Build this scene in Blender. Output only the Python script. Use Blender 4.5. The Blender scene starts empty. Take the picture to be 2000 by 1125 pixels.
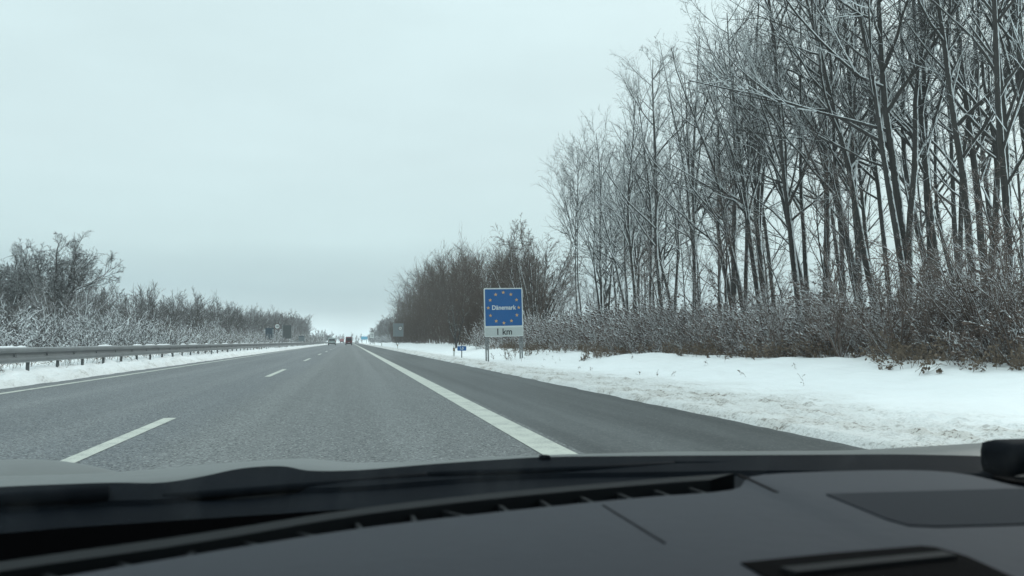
import bpy, bmesh, math, random
import numpy as np
from mathutils import Vector, Matrix

# ------------------------------------------------------------------ camera
S = bpy.context.scene
C = S.collection
CAM_H = 0.95
PITCH, YAW, F_PX = math.radians(3.808), math.radians(11.391), 1570.0
cd = bpy.data.cameras.new('camera')
cd.sensor_width = 36.0
cd.lens = 36.0 * F_PX / 2000.0
cd.clip_start, cd.clip_end = 0.02, 9000.0
cd.dof.use_dof = True
cd.dof.focus_distance = 45.0
cd.dof.aperture_fstop = 9.0
cam = bpy.data.objects.new('camera', cd)
C.objects.link(cam)
cam.location = (0, 0, CAM_H)
cam.rotation_euler = (math.pi / 2 + PITCH, 0, -YAW)
S.camera = cam
S.render.engine = 'CYCLES'
S.cycles.transparent_max_bounces = 12
S.cycles.max_bounces = 7
S.cycles.volume_bounces = 2
S.cycles.diffuse_bounces = 3
S.cycles.glossy_bounces = 3
S.cycles.transmission_bounces = 4
S.cycles.caustics_reflective = False
S.cycles.caustics_refractive = False

def lin(*c):
    return tuple(((v / 255) / 12.92 if v / 255 <= .04045 else ((v / 255 + .055) / 1.055) ** 2.4) for v in c)

# ------------------------------------------------------------------ sky and sun
SUN_EL, SUN_AZ = math.radians(32), math.radians(55)      # azimuth from +Y towards +X
W = bpy.data.worlds.new('World'); S.world = W; W.use_nodes = True
nt = W.node_tree; nt.nodes.clear()
out = nt.nodes.new('ShaderNodeOutputWorld')
sky = nt.nodes.new('ShaderNodeTexSky'); sky.sky_type = 'NISHITA'; sky.sun_disc = False
sky.sun_elevation = SUN_EL; sky.sun_rotation = SUN_AZ; sky.dust_density = 4.0
b1 = nt.nodes.new('ShaderNodeBackground'); b1.inputs['Strength'].default_value = 0.08
nt.links.new(sky.outputs[0], b1.inputs['Color'])
tc = nt.nodes.new('ShaderNodeTexCoord')
sep = nt.nodes.new('ShaderNodeSeparateXYZ'); nt.links.new(tc.outputs['Generated'], sep.inputs[0])
mp = nt.nodes.new('ShaderNodeMapping'); mp.inputs['Scale'].default_value = (1.6, 1.6, 9.0)
nt.links.new(tc.outputs['Generated'], mp.inputs[0])
nz = nt.nodes.new('ShaderNodeTexNoise'); nz.inputs['Scale'].default_value = 2.2; nz.inputs['Detail'].default_value = 4.0
nt.links.new(mp.outputs[0], nz.inputs['Vector'])
ma = nt.nodes.new('ShaderNodeMath'); ma.operation = 'MULTIPLY_ADD'
ma.inputs[1].default_value = 0.05; nt.links.new(nz.outputs[0], ma.inputs[0])
nt.links.new(sep.outputs['Z'], ma.inputs[2])
rp = nt.nodes.new('ShaderNodeValToRGB')
nt.links.new(ma.outputs[0], rp.inputs[0])
el = rp.color_ramp.elements
stops = [(0.0, (204, 222, 224)), (0.034, (210, 228, 229)), (0.062, (180, 200, 204)), (0.090, (180, 202, 207)),
         (0.15, (206, 227, 230)), (0.24, (214, 233, 236)), (0.42, (219, 238, 241)), (1.0, (224, 241, 244))]
while len(el) < len(stops): el.new(0.5)
for e, (p, c) in zip(el, stops):
    e.position = p; e.color = lin(*c) + (1,)
b2 = nt.nodes.new('ShaderNodeBackground'); b2.inputs['Strength'].default_value = 1.10
zr_ = nt.nodes.new('ShaderNodeMapRange'); zr_.interpolation_type = 'SMOOTHSTEP'
for i_, v_ in ((1, .30), (2, 1.0), (3, 1.0), (4, 1.65)): zr_.inputs[i_].default_value = v_
nt.links.new(sep.outputs['Z'], zr_.inputs[0])
mp2 = nt.nodes.new('ShaderNodeMapping'); mp2.inputs['Scale'].default_value = (2.0, 2.0, 7.0); nt.links.new(tc.outputs['Generated'], mp2.inputs[0])
nz2 = nt.nodes.new('ShaderNodeTexNoise'); nz2.inputs['Scale'].default_value = 1.7; nz2.inputs['Detail'].default_value = 5.0; nt.links.new(mp2.outputs[0], nz2.inputs['Vector'])
cl_ = nt.nodes.new('ShaderNodeMapRange'); nt.links.new(nz2.outputs[0], cl_.inputs[0])
for i_, v_ in ((1, .3), (2, .7), (3, .955), (4, 1.03)): cl_.inputs[i_].default_value = v_
mm_ = nt.nodes.new('ShaderNodeMath'); mm_.operation = 'MULTIPLY'; nt.links.new(zr_.outputs[0], mm_.inputs[0]); nt.links.new(cl_.outputs[0], mm_.inputs[1])
vm_ = nt.nodes.new('ShaderNodeVectorMath'); vm_.operation = 'SCALE'; nt.links.new(rp.outputs[0], vm_.inputs[0]); nt.links.new(mm_.outputs[0], vm_.inputs['Scale'])
nt.links.new(vm_.outputs[0], b2.inputs['Color'])
mx = nt.nodes.new('ShaderNodeMixShader'); mx.inputs[0].default_value = 0.93
nt.links.new(b1.outputs[0], mx.inputs[1]); nt.links.new(b2.outputs[0], mx.inputs[2])
nt.links.new(mx.outputs[0], out.inputs['Surface'])
W.cycles.sampling_method = 'MANUAL'; W.cycles.sample_map_resolution = 512

sl = bpy.data.lights.new('sun', 'SUN'); sl.energy = 1.0; sl.angle = math.radians(25); sl.color = (1.0, 0.97, 0.93)
so = bpy.data.objects.new('sun', sl); C.objects.link(so)
sd = Vector((math.sin(SUN_AZ) * math.cos(SUN_EL), math.cos(SUN_AZ) * math.cos(SUN_EL), math.sin(SUN_EL)))
so.rotation_euler = (-sd).to_track_quat('-Z', 'Y').to_euler()
so.location = (0, 0, 60)
S.view_settings.view_transform = 'Standard'
S.view_settings.look = 'None'
S.view_settings.exposure = 0.0
S.view_settings.gamma = 1.0
S.view_settings.use_curve_mapping = False

# ------------------------------------------------------------------ helpers
def tag(o, label=None, cat=None, group=None, kind=None):
    if label: o['label'] = label
    if cat: o['category'] = cat
    if group: o['group'] = group
    if kind: o['kind'] = kind
    return o

def empty(name, loc=(0, 0, 0), rz=0, parent=None):
    o = bpy.data.objects.new(name, None); C.objects.link(o)
    o.location = loc; o.rotation_euler = (0, 0, rz); o.empty_display_size = .2
    if parent: o.parent = parent
    return o

def link(name, me, mats, parent=None, loc=None):
    o = bpy.data.objects.new(name, me); C.objects.link(o)
    if mats and len(me.materials) == 0:
        for m in (mats if isinstance(mats, (list, tuple)) else [mats]): me.materials.append(m)
    if parent: o.parent = parent
    if loc: o.location = loc
    return o

def np_mesh(name, V, faces, smooth=False):
    """faces: list of (array (n,k), material index, smooth)"""
    me = bpy.data.meshes.new(name)
    me.vertices.add(len(V)); me.vertices.foreach_set('co', np.ascontiguousarray(V, dtype=np.float32).ravel())
    idx, tot, mi, sm = [], [], [], []
    for f in faces:
        a, m = f[0], f[1]; s = f[2] if len(f) > 2 else smooth
        if len(a) == 0: continue
        idx.append(a.ravel()); tot.append(np.full(len(a), a.shape[1])); mi.append(np.full(len(a), m)); sm.append(np.full(len(a), s))
    idx = np.concatenate(idx).astype(np.int32); tot = np.concatenate(tot).astype(np.int32)
    mi = np.concatenate(mi).astype(np.int32); sm = np.concatenate(sm)
    me.loops.add(len(idx)); me.loops.foreach_set('vertex_index', idx)
    me.polygons.add(len(tot))
    me.polygons.foreach_set('loop_start', np.concatenate([[0], np.cumsum(tot)[:-1]]).astype(np.int32))
    me.polygons.foreach_set('material_index', mi)
    me.polygons.foreach_set('use_smooth', sm.astype(bool))
    me.update(calc_edges=True)
    return me

class MB:
    """collects boxes, cylinders and prisms into one bmesh"""
    def __init__(s): s.bm = bmesh.new(); s.mi = 0
    def _m(s, before):
        for f in s.bm.faces:
            if f.index == -1 or f not in before: f.material_index = s.mi
    def box(s, x0, x1, y0, y1, z0, z1, bev=0.0):
        b = set(s.bm.faces)
        r = bmesh.ops.create_cube(s.bm, size=1.0, matrix=Matrix.Translation(((x0+x1)/2, (y0+y1)/2, (z0+z1)/2)) @ Matrix.Diagonal((x1-x0, y1-y0, z1-z0, 1)))
        if bev:
            es = list({e for v in r['verts'] for e in v.link_edges})
            bmesh.ops.bevel(s.bm, geom=es, offset=bev, segments=2, affect='EDGES', profile=.6)
        s._m(b); return s
    def cyl(s, p, q, r0, r1=None, n=12):
        b = set(s.bm.faces)
        p, q = Vector(p), Vector(q); d = q - p
        M = Matrix.Translation((p+q)/2) @ d.to_track_quat('Z', 'Y').to_matrix().to_4x4()
        bmesh.ops.create_cone(s.bm, cap_ends=True, segments=n, radius1=r0, radius2=r0 if r1 is None else r1, depth=d.length, matrix=M)
        s._m(b); return s
    def prism(s, pts, z0, z1):
        """pts in xy, extruded z0..z1"""
        b = set(s.bm.faces)
        lo = [s.bm.verts.new((x, y, z0)) for x, y in pts]; hi = [s.bm.verts.new((x, y, z1)) for x, y in pts]
        s.bm.faces.new(lo[::-1]); s.bm.faces.new(hi); n = len(pts)
        for i in range(n): s.bm.faces.new((lo[i], lo[(i+1) % n], hi[(i+1) % n], hi[i]))
        s._m(b); return s
    def prism_x(s, pts, x0, x1, taper=0.0, ztap=0.0):
        """pts in yz, extruded along x; points above ztap are pulled in by taper"""
        b = set(s.bm.faces)
        def xx(x, z, sgn): return x - sgn * (taper * max(0, z - ztap))
        lo = [s.bm.verts.new((xx(x0, z, -1), y, z)) for y, z in pts]; hi = [s.bm.verts.new((xx(x1, z, 1), y, z)) for y, z in pts]
        s.bm.faces.new(lo); s.bm.faces.new(hi[::-1]); n = len(pts)
        for i in range(n): s.bm.faces.new((lo[(i+1) % n], lo[i], hi[i], hi[(i+1) % n]))
        s._m(b); return s
    def strip(s, A, B):
        """quad strip between two equally long polylines"""
        b = set(s.bm.faces)
        a = [s.bm.verts.new(p) for p in A]; c = [s.bm.verts.new(p) for p in B]
        for i in range(len(a) - 1): s.bm.faces.new((a[i], a[i+1], c[i+1], c[i]))
        s._m(b); return s
    def mesh(s, name, smooth=False, bevel=0.0):
        bm = s.bm
        if bevel: bmesh.ops.bevel(bm, geom=[e for e in bm.edges if e.is_manifold and e.calc_face_angle(0) > .5], offset=bevel, segments=2, affect='EDGES')
        bmesh.ops.recalc_face_normals(bm, faces=bm.faces)
        me = bpy.data.meshes.new(name)
        if smooth:
            for f in bm.faces: f.smooth = True
        bm.to_mesh(me); bm.free(); return me
    def build(s, name, mats, parent=None, smooth=False, bevel=0.0):
        return link(name, s.mesh(name, smooth, bevel), mats, parent)

# ------------------------------------------------------------------ materials
def newmat(name):
    m = bpy.data.materials.new(name); m.use_nodes = True
    n = m.node_tree; b = n.nodes['Principled BSDF']
    return m, n, b
def nd(n, t, **kw):
    x = n.nodes.new(t)
    for k, v in kw.items():
        if k.startswith('i_'): x.inputs[k[2:].replace('_', ' ')].default_value = v
        else: setattr(x, k, v)
    return x
def mixc(n, f, a, b):
    m = nd(n, 'ShaderNodeMix', data_type='RGBA')
    for k, v in ((0, f), (6, a), (7, b)):
        if hasattr(v, 'is_linked') or hasattr(v, 'links'): n.links.new(v, m.inputs[k])
        else: m.inputs[k].default_value = v if k == 0 else tuple(v) + (1,) * (4 - len(v))
    return m.outputs[2]
def math_(n, op, a, b=None, c=None, clamp=False):
    m = nd(n, 'ShaderNodeMath', operation=op, use_clamp=clamp)
    for i, v in enumerate((a, b, c)):
        if v is None: continue
        if hasattr(v, 'links'): n.links.new(v, m.inputs[i])
        else: m.inputs[i].default_value = v
    return m.outputs[0]
def smooth(n, v, lo, hi, a=0.0, b=1.0):
    m = nd(n, 'ShaderNodeMapRange', interpolation_type='SMOOTHSTEP')
    n.links.new(v, m.inputs[0])
    for i, x in enumerate((lo, hi, a, b)): m.inputs[i+1].default_value = x
    return m.outputs[0]
def noise(n, vec, scale, detail=3, rough=.55, sc3=None):
    if sc3:
        mp = nd(n, 'ShaderNodeMapping'); mp.inputs['Scale'].default_value = sc3; n.links.new(vec, mp.inputs[0]); vec = mp.outputs[0]
    x = nd(n, 'ShaderNodeTexNoise'); x.inputs['Scale'].default_value = scale; x.inputs['Detail'].default_value = detail; x.inputs['Roughness'].default_value = rough
    n.links.new(vec, x.inputs['Vector']); return x.outputs[0]
def bump(n, b, h, strength=.3, dist=.01):
    x = nd(n, 'ShaderNodeBump'); x.inputs['Strength'].default_value = strength; x.inputs['Distance'].default_value = dist
    n.links.new(h, x.inputs['Height']); n.links.new(x.outputs[0], b.inputs['Normal'])

def plain(name, col, rough=.6, metal=0.0, var=0.12, scale=8.0, bmp=0.0):
    m, n, b = newmat(name)
    g = nd(n, 'ShaderNodeNewGeometry'); nn = noise(n, g.outputs['Position'], scale, 4)
    dark = tuple(c * (1 - var) for c in col); light = tuple(min(1, c * (1 + var)) for c in col)
    n.links.new(mixc(n, nn, dark, light), b.inputs['Base Color'])
    b.inputs['Roughness'].default_value = rough; b.inputs['Metallic'].default_value = metal
    if bmp: bump(n, b, nn, bmp, .005)
    return m

WIND = Vector((0.72, -0.42, 0.55)).normalized()
def bark(name, lo_col, hi_col, th0, th1, snowcol=(.78, .82, .83), up=0.35, nscale=7.0):
    """bark with snow plastered on the sides that face up and into the wind"""
    m, n, b = newmat(name)
    g = nd(n, 'ShaderNodeNewGeometry')
    d = nd(n, 'ShaderNodeVectorMath', operation='DOT_PRODUCT'); n.links.new(g.outputs['Normal'], d.inputs[0]); d.inputs[1].default_value = WIND
    d2 = nd(n, 'ShaderNodeSeparateXYZ'); n.links.new(g.outputs['Normal'], d2.inputs[0])
    mxx = math_(n, 'MAXIMUM', d.outputs['Value'], math_(n, 'SUBTRACT', d2.outputs['Z'], up))
    nn = noise(n, g.outputs['Position'], nscale, 3)
    v = math_(n, 'ADD', mxx, math_(n, 'MULTIPLY', math_(n, 'SUBTRACT', nn, .5), .9))
    f = smooth(n, v, th0, th1)
    bk = mixc(n, noise(n, g.outputs['Position'], 3.0, 5, .6, (6, 6, 1)), lo_col, hi_col)
    n.links.new(mixc(n, f, bk, snowcol), b.inputs['Base Color'])
    b.inputs['Roughness'].default_value = .85
    return m

M = {}
M['bark'] = bark('bark_snow', (.020, .019, .018), (.060, .056, .050), .44, .62)
M['twig'] = bark('twig_snow', (.030, .029, .029), (.060, .056, .054), .14, .48, (.78, .82, .83))
M['twig_end'] = bark('twig_grove_end', (.026, .025, .025), (.056, .053, .051), .42, .78, (.6, .64, .65))
M['twig_far'] = bark('twig_far', (.035, .032, .030), (.065, .058, .052), .75, 1.05, (.5, .54, .55))
M['limb'] = bark('limb_snow', (.022, .021, .020), (.062, .058, .052), .22, .45, (.78, .82, .83))
M['oak'] = bark('oak_bark', (.022, .022, .021), (.055, .052, .048), .72, 1.0, (.62, .66, .67))
M['scrub'] = bark('scrub_stem', (.055, .038, .030), (.15, .108, .088), .40, .78, (.78, .82, .84))
M['scrub_mid'] = bark('scrub_mid', (.055, .044, .037), (.12, .098, .085), .46, .80, (.74, .78, .80), .32)
M['scrub_white'] = bark('scrub_snowy', (.035, .032, .031), (.085, .077, .073), .50, .78, (.80, .84, .86), .42)
M['thicket'] = bark('thicket', (.050, .034, .025), (.098, .070, .053), .80, 1.1, (.5, .54, .55))
M['thicket_grey'] = bark('thicket_grey', (.055, .050, .047), (.11, .10, .094), .62, .95, (.6, .64, .66))

m, n, b = newmat('snow_clump'); M['clump'] = m
g = nd(n, 'ShaderNodeNewGeometry')
n.links.new(mixc(n, noise(n, g.outputs['Position'], 5, 2), (.74, .78, .80), (.86, .89, .90)), b.inputs['Base Color']); b.inputs['Roughness'].default_value = .8
m, n, b = newmat('dead_leaf'); M['leaf'] = m
g = nd(n, 'ShaderNodeNewGeometry')
n.links.new(mixc(n, noise(n, g.outputs['Position'], 6, 2), (.050, .032, .023), (.17, .108, .074)), b.inputs['Base Color']); b.inputs['Roughness'].default_value = .8
M['grass'] = plain('dry_grass', (.13, .098, .070), .9, 0, .35, 5)

# snow ground: clean away from the road, ploughed and gritted beside it
m, n, b = newmat('snow_ground'); M['ground'] = m
g = nd(n, 'ShaderNodeNewGeometry'); P = g.outputs['Position']
sx = nd(n, 'ShaderNodeSeparateXYZ'); n.links.new(P, sx.inputs[0])
n1 = noise(n, P, .55, 4, .6); n2 = noise(n, P, 5.0, 5, .65, (1.0, .7, 1)); n3 = noise(n, P, 24.0, 4, .6); n4 = noise(n, P, 1.9, 4, .6, (1, .5, 1))
xr = math_(n, 'ADD', sx.outputs['X'], math_(n, 'MULTIPLY', math_(n, 'SUBTRACT', n1, .5), 2.6))
dirtR = smooth(n, xr, 8.2, 5.2)
xl = math_(n, 'ADD', sx.outputs['X'], math_(n, 'MULTIPLY', math_(n, 'SUBTRACT', n1, .5), .7))
dirtL = math_(n, 'MULTIPLY', smooth(n, xl, -7.35, -6.85), .55)
side = smooth(n, sx.outputs['X'], -1, 1)
dirt = math_(n, 'ADD', math_(n, 'MULTIPLY', dirtR, side), math_(n, 'MULTIPLY', dirtL, math_(n, 'SUBTRACT', 1.0, side)))
spk = smooth(n, math_(n, 'ADD', math_(n, 'MULTIPLY', n2, .35), math_(n, 'MULTIPLY', n3, .65)), .50, .585)
pat = smooth(n, n4, .42, .68)
snow = mixc(n, noise(n, P, .9, 4, .6, (.6, 1.5, 1)), (.78, .80, .805), (.86, .875, .88))
wet = mixc(n, n3, (.44, .415, .375), (.72, .71, .685))
base = mixc(n, math_(n, 'MULTIPLY', dirt, math_(n, 'ADD', .45, math_(n, 'MULTIPLY', pat, .5))), snow, wet)
base = mixc(n, math_(n, 'MULTIPLY', math_(n, 'MULTIPLY', dirt, spk), math_(n, 'ADD', .25, math_(n, 'MULTIPLY', pat, .75))), base, (.15, .125, .10))
n.links.new(base, b.inputs['Base Color']); b.inputs['Roughness'].default_value = .75
b.inputs['Specular IOR Level'].default_value = .3
hh = math_(n, 'ADD', math_(n, 'MULTIPLY', n3, math_(n, 'ADD', .08, math_(n, 'MULTIPLY', dirt, .9))), math_(n, 'MULTIPLY', noise(n, P, 2.2, 5, .5, (1, .45, 1)), 1.9))
bump(n, b, hh, .75, .06)

# asphalt
def asphalt(name, c0, c1, rough, spk_amt, lanes=False):
    m, n, b = newmat(name)
    g = nd(n, 'ShaderNodeNewGeometry'); P = g.outputs['Position']
    sx = nd(n, 'ShaderNodeSeparateXYZ'); n.links.new(P, sx.inputs[0])
    big = noise(n, P, .35, 5, .6, (1.6, .12, 1))
    str_ = noise(n, P, 1.0, 4, .6, (3.0, .05, 1))
    col = mixc(n, smooth(n, math_(n, 'ADD', math_(n, 'MULTIPLY', big, .65), math_(n, 'MULTIPLY', str_, .35)), .36, .64), c0, c1)
    if lanes:
        # bluish, smoother overtaking lane; coarse open-pored lane beside it
        w = smooth(n, math_(n, 'ADD', sx.outputs['X'], math_(n, 'MULTIPLY', math_(n, 'SUBTRACT', big, .5), 1.2)), -1.9, -1.0)
        col = mixc(n, w, mixc(n, str_, tuple(v * k for v, k in zip(c0, (.94, .98, 1.05))), tuple(v * k for v, k in zip(c1, (.97, 1.0, 1.07)))), col)
        trk = math_(n, 'ABSOLUTE', math_(n, 'SINE', math_(n, 'MULTIPLY', math_(n, 'ADD', sx.outputs['X'], .29), 1.75)))
        col = mixc(n, math_(n, 'MULTIPLY', smooth(n, trk, .85, 1.0), .25), col, tuple(v * 1.5 for v in c1))
    v = nd(n, 'ShaderNodeTexVoronoi'); v.inputs['Scale'].default_value = 62.0; n.links.new(P, v.inputs['Vector'])
    vs = nd(n, 'ShaderNodeSeparateColor'); n.links.new(v.outputs['Color'], vs.inputs[0])
    fine = noise(n, P, 60, 3, .7)
    light = smooth(n, vs.outputs[0], .80, .98); darkf = smooth(n, vs.outputs[1], .62, .95)
    col = mixc(n, math_(n, 'MULTIPLY', darkf, .75 * spk_amt), col, (.018, .019, .020))
    col = mixc(n, math_(n, 'MULTIPLY', light, .55 * spk_amt), col, (.36, .37, .36))
    col = mixc(n, smooth(n, fine, .35, .7, 0, .25 * spk_amt), col, (.03, .031, .033))
    n.links.new(col, b.inputs['Base Color'])
    n.links.new(math_(n, 'ADD', rough, math_(n, 'MULTIPLY', math_(n, 'SUBTRACT', big, .5), .3)), b.inputs['Roughness'])
    b.inputs['Specular IOR Level'].default_value = .38 if lanes else .16
    bump(n, b, math_(n, 'ADD', v.outputs['Distance'], fine), .5 * spk_amt, .006)
    return m
M['asphalt'] = asphalt('asphalt_lanes', (.112, .120, .122), (.165, .174, .175), .60, 1.5, True)
M['shoulder'] = asphalt('asphalt_shoulder', (.030, .034, .035), (.098, .105, .106), .50, .45)

m, n, b = newmat('road_paint'); M['paint'] = m
g = nd(n, 'ShaderNodeNewGeometry'); P = g.outputs['Position']
wear = smooth(n, math_(n, 'ADD', math_(n, 'MULTIPLY', noise(n, P, 45, 4, .7), .5), math_(n, 'MULTIPLY', noise(n, P, 3, 4, .6), .5)), .36, .52)
n.links.new(mixc(n, wear, (.28, .29, .27), mixc(n, noise(n, P, .8, 3), (.44, .45, .395), (.55, .56, .495))), b.inputs['Base Color']); b.inputs['Roughness'].default_value = .55

M['zinc'] = plain('galvanised_steel', (.22, .235, .24), .5, .35, .25, 2.5)
M['zinc_dark'] = plain('dark_steel', (.09, .10, .10), .6, .3, .2, 5)
M['bolt'] = plain('bolt', (.03, .03, .03), .6, .4)
M['alu'] = plain('sign_back_grey', (.16, .19, .20), .55, .2, .1, 2)
M['white'] = plain('sign_white', (.62, .66, .65), .45, 0, .04, 2)
M['offwhite'] = plain('sign_distance_plate', (.46, .50, .49), .5, 0, .05, 3)
M['blue'] = plain('sign_blue', (.0015, .095, .29), .4, 0, .08, 2)
M['blue_km'] = plain('sign_blue_small', (.006, .10, .30), .4)
M['blue_dark'] = plain('sign_blue_dull', (.040, .065, .085), .5)
M['star'] = plain('sign_star', (.62, .38, .14), .5, 0, .08)
M['black'] = plain('sign_black', (.012, .013, .015), .5)
M['red'] = plain('sign_red', (.085, .028, .03), .5)
M['lightblue'] = plain('panel_light_blue', (.08, .42, .62), .5)
M['plastic'] = plain('delineator_white', (.66, .68, .66), .5)

# car
M['pad'] = plain('dash_grey', (.031, .035, .045), .8, 0, .06, 60, .1)
M['pad2'] = plain('dash_speaker_cloth', (.022, .025, .031), .9, 0, .12, 300)
M['lip'] = plain('dash_vent_lip', (.010, .012, .014), .7)
M['dark'] = plain('dash_black_and_shade', (.006, .006, .007), .8)
M['slotdark'] = plain('vent_black', (.0035, .0035, .004), .9)
M['cowlm'] = plain('cowl_black', (.004, .006, .009), .7, 0, .35, 9, .3)
M['silver'] = plain('bonnet_silver', (.112, .12, .118), .45, .2, .12, 14, .15)
for k_, v_ in (('pad', .25), ('pad2', .1), ('lip', .12), ('dark', .03), ('slotdark', .02), ('cowlm', .03), ('silver', .35)):
    M[k_].node_tree.nodes['Principled BSDF'].inputs['Specular IOR Level'].default_value = v_
M['liner'] = plain('headliner', (.25, .25, .24), .9)
m = bpy.data.materials.new('windscreen_glass'); m.use_nodes = True; M['glass'] = m
n = m.node_tree; n.nodes.clear()
o_ = n.nodes.new('ShaderNodeOutputMaterial'); t = n.nodes.new('ShaderNodeBsdfTransparent'); t.inputs[0].default_value = (.975, .990, .988, 1)
gl = n.nodes.new('ShaderNodeBsdfGlossy'); gl.inputs['Roughness'].default_value = .02
lw = n.nodes.new('ShaderNodeLayerWeight'); lw.inputs[0].default_value = .5
pw = math_(n, 'MULTIPLY_ADD', math_(n, 'POWER', lw.outputs['Facing'], 5.0), .35, .012)
mxs = n.nodes.new('ShaderNodeMixShader'); n.links.new(pw, mxs.inputs[0]); n.links.new(t.outputs[0], mxs.inputs[1]); n.links.new(gl.outputs[0], mxs.inputs[2])
tl = n.nodes.new('ShaderNodeBsdfTranslucent'); tl.inputs[0].default_value = (.8, .85, .87, 1)
g = nd(n, 'ShaderNodeNewGeometry'); sm1 = noise(n, g.outputs['Position'], 9.0, 5, .65, (2.5, .8, .8)); film = smooth(n, sm1, .42, .75, .0004, .006)
mx2 = n.nodes.new('ShaderNodeMixShader'); n.links.new(film, mx2.inputs[0]); n.links.new(mxs.outputs[0], mx2.inputs[1]); n.links.new(tl.outputs[0], mx2.inputs[2])
n.links.new(mx2.outputs[0], o_.inputs[0])
M['car_glass'] = plain('vehicle_glass', (.02, .025, .03), .15)
M['tyre'] = plain('tyre', (.012, .012, .012), .9)
M['van_red'] = plain('van_dark_red', (.12, .010, .018), .45)
M['van_white'] = plain('van_grey_white', (.36, .42, .41), .5)
M['van_white2'] = plain('car_white', (.68, .72, .72), .5)
M['truck_red'] = plain('truck_red', (.30, .045, .055), .5)
M['lamp_red'] = plain('tail_lamp', (.22, .01, .012), .3)

# ------------------------------------------------------------------ noise for terrain
rng = np.random.default_rng(7)
LAT = rng.random((256, 256))
def vnoise(x, y):
    xi = np.floor(x).astype(int); yi = np.floor(y).astype(int); fx = x - xi; fy = y - yi
    fx = fx * fx * (3 - 2 * fx); fy = fy * fy * (3 - 2 * fy)
    a = LAT[xi % 256, yi % 256]; b = LAT[(xi+1) % 256, yi % 256]; c = LAT[xi % 256, (yi+1) % 256]; d = LAT[(xi+1) % 256, (yi+1) % 256]
    return (a * (1-fx) + b * fx) * (1-fy) + (c * (1-fx) + d * fx) * fy - .5
def fbm(x, y, o=4):
    s, a = 0, 1
    for k in range(o): s = s + a * vnoise(x * 2**k + 17 * k, y * 2**k + 31 * k); a *= .5
    return s
def sstep(x, a, b):
    t = np.clip((x - a) / (b - a), 0, 1); return t * t * (3 - 2 * t)
ROAD_L, ROAD_R = -6.85, 4.53
def zt(X, Y):
    X = np.asarray(X, float); Y = np.asarray(Y, float)
    eR = ROAD_R + .10 * fbm(X * 0 + 3.3, Y * 1.1, 4); eL = ROAD_L + .14 * fbm(X * 0 + 9.3, Y * 1.3, 4)
    right = X > -1
    # right verge
    lump = fbm(X * 6.5, Y * 4.0, 5)
    zr = -.035 + .115 * sstep(X, eR - .07, eR + .10)
    zr = zr + (np.abs(lump) * .11 - .015) * sstep(X, eR, eR + .3) * sstep(X, 8.4, 6.3)
    zr = zr - .12 * sstep(X, 5.2, 6.9) * sstep(Y, 15, 34)
    zr = zr + .44 * sstep(X, 7.4, 11.2) + .35 * sstep(X, 10, 14) * sstep(Y, 50, 110)
    zr = zr + .16 * fbm(X * .45, Y * .28, 4) * sstep(X, 6.0, 8.5)
    zr = zr + .07 * fbm(X * 1.9, Y * 1.3, 3) * sstep(X, 7.0, 9.0)
    zr = zr - 1.0 * sstep(X, 30, 70)
    zl = -.035 + .125 * sstep(-X, -eL - .07, -eL + .12)
    zl = zl + .17 * sstep(-X, 6.95, 7.7) + .15 * sstep(-X, 8, 10)
    zl = zl + np.abs(fbm(X * 3.6, Y * 2.6, 5)) * .26 * sstep(-X, -eL, -eL + .25)
    zl = zl + .12 * fbm(X * .5, Y * .4, 4) * sstep(-X, 7.2, 9)
    far = sstep(Y, 420, 700)
    z = np.where(right, zr, zl)
    return z * (1 - far * .6) * 1.0 - .0 * far

def grid_axis(segs):
    a = []
    for x0, x1, st in segs: a += list(np.arange(x0, x1 - 1e-6, st))
    a.append(segs[-1][1]); return np.array(a)
gx = grid_axis([(-2500, -300, 400), (-300, -60, 30), (-60, -14, 4), (-14, -9, .5), (-9, -7.3, .09), (-7.3, -6.4, .05), (-6.4, 4.2, 2.1),
                (4.2, 6.6, .045), (6.6, 8.6, .07), (8.6, 13, .14), (13, 30, .8), (30, 90, 6), (90, 300, 35), (300, 2500, 400)])
gy = [-60, -30, -12, -4, 0, 2.0, 3.2]; y = 4.0
while y < 2400: gy.append(y); y += max(.05, y * .0088)
gy.append(2500); gy = np.array(gy)
XX, YY = np.meshgrid(gx, gy)
ZZ = zt(XX, YY)
V = np.stack([XX.ravel(), YY.ravel(), ZZ.ravel()], 1)
nx, ny = len(gx), len(gy)
ii = (np.arange(ny-1)[:, None] * nx + np.arange(nx-1)[None, :]).ravel()
Q = np.stack([ii, ii+1, ii+nx+1, ii+nx], 1)
tag(link('snowy_ground', np_mesh('snowy_ground', V, [(Q, 0, True)]), M['ground']), kind='structure')

# ------------------------------------------------------------------ road
def sheet(name, x0, x1, ys, z, mat):
    V = []; F = []
    for y in ys: V += [(x0, y, z), (x1, y, z)]
    F = [[2*i, 2*i+1, 2*i+3, 2*i+2] for i in range(len(ys)-1)]
    return tag(link(name, np_mesh(name, np.array(V), [(np.array(F), 0, False)]), mat), kind='structure')
ys_r = [-60, 0, 50, 150, 400, 1000, 2480]
sheet('road_lanes', -7.3, 1.97, ys_r, 0.0, M['asphalt'])
sheet('road_shoulder', 1.97, 5.1, ys_r, 0.0, M['shoulder'])
sheet('edge_line_right', 1.60, 1.90, ys_r, .004, M['paint'])
sheet('edge_line_left', -6.29, -6.14, ys_r, .004, M['paint'])
for k in range(-1, 34):
    y0 = 4.70 + 18 * k
    sheet('lane_dash', -2.245, -2.095, [y0, y0 + 3, y0 + 6], .004, M['paint'])

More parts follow.
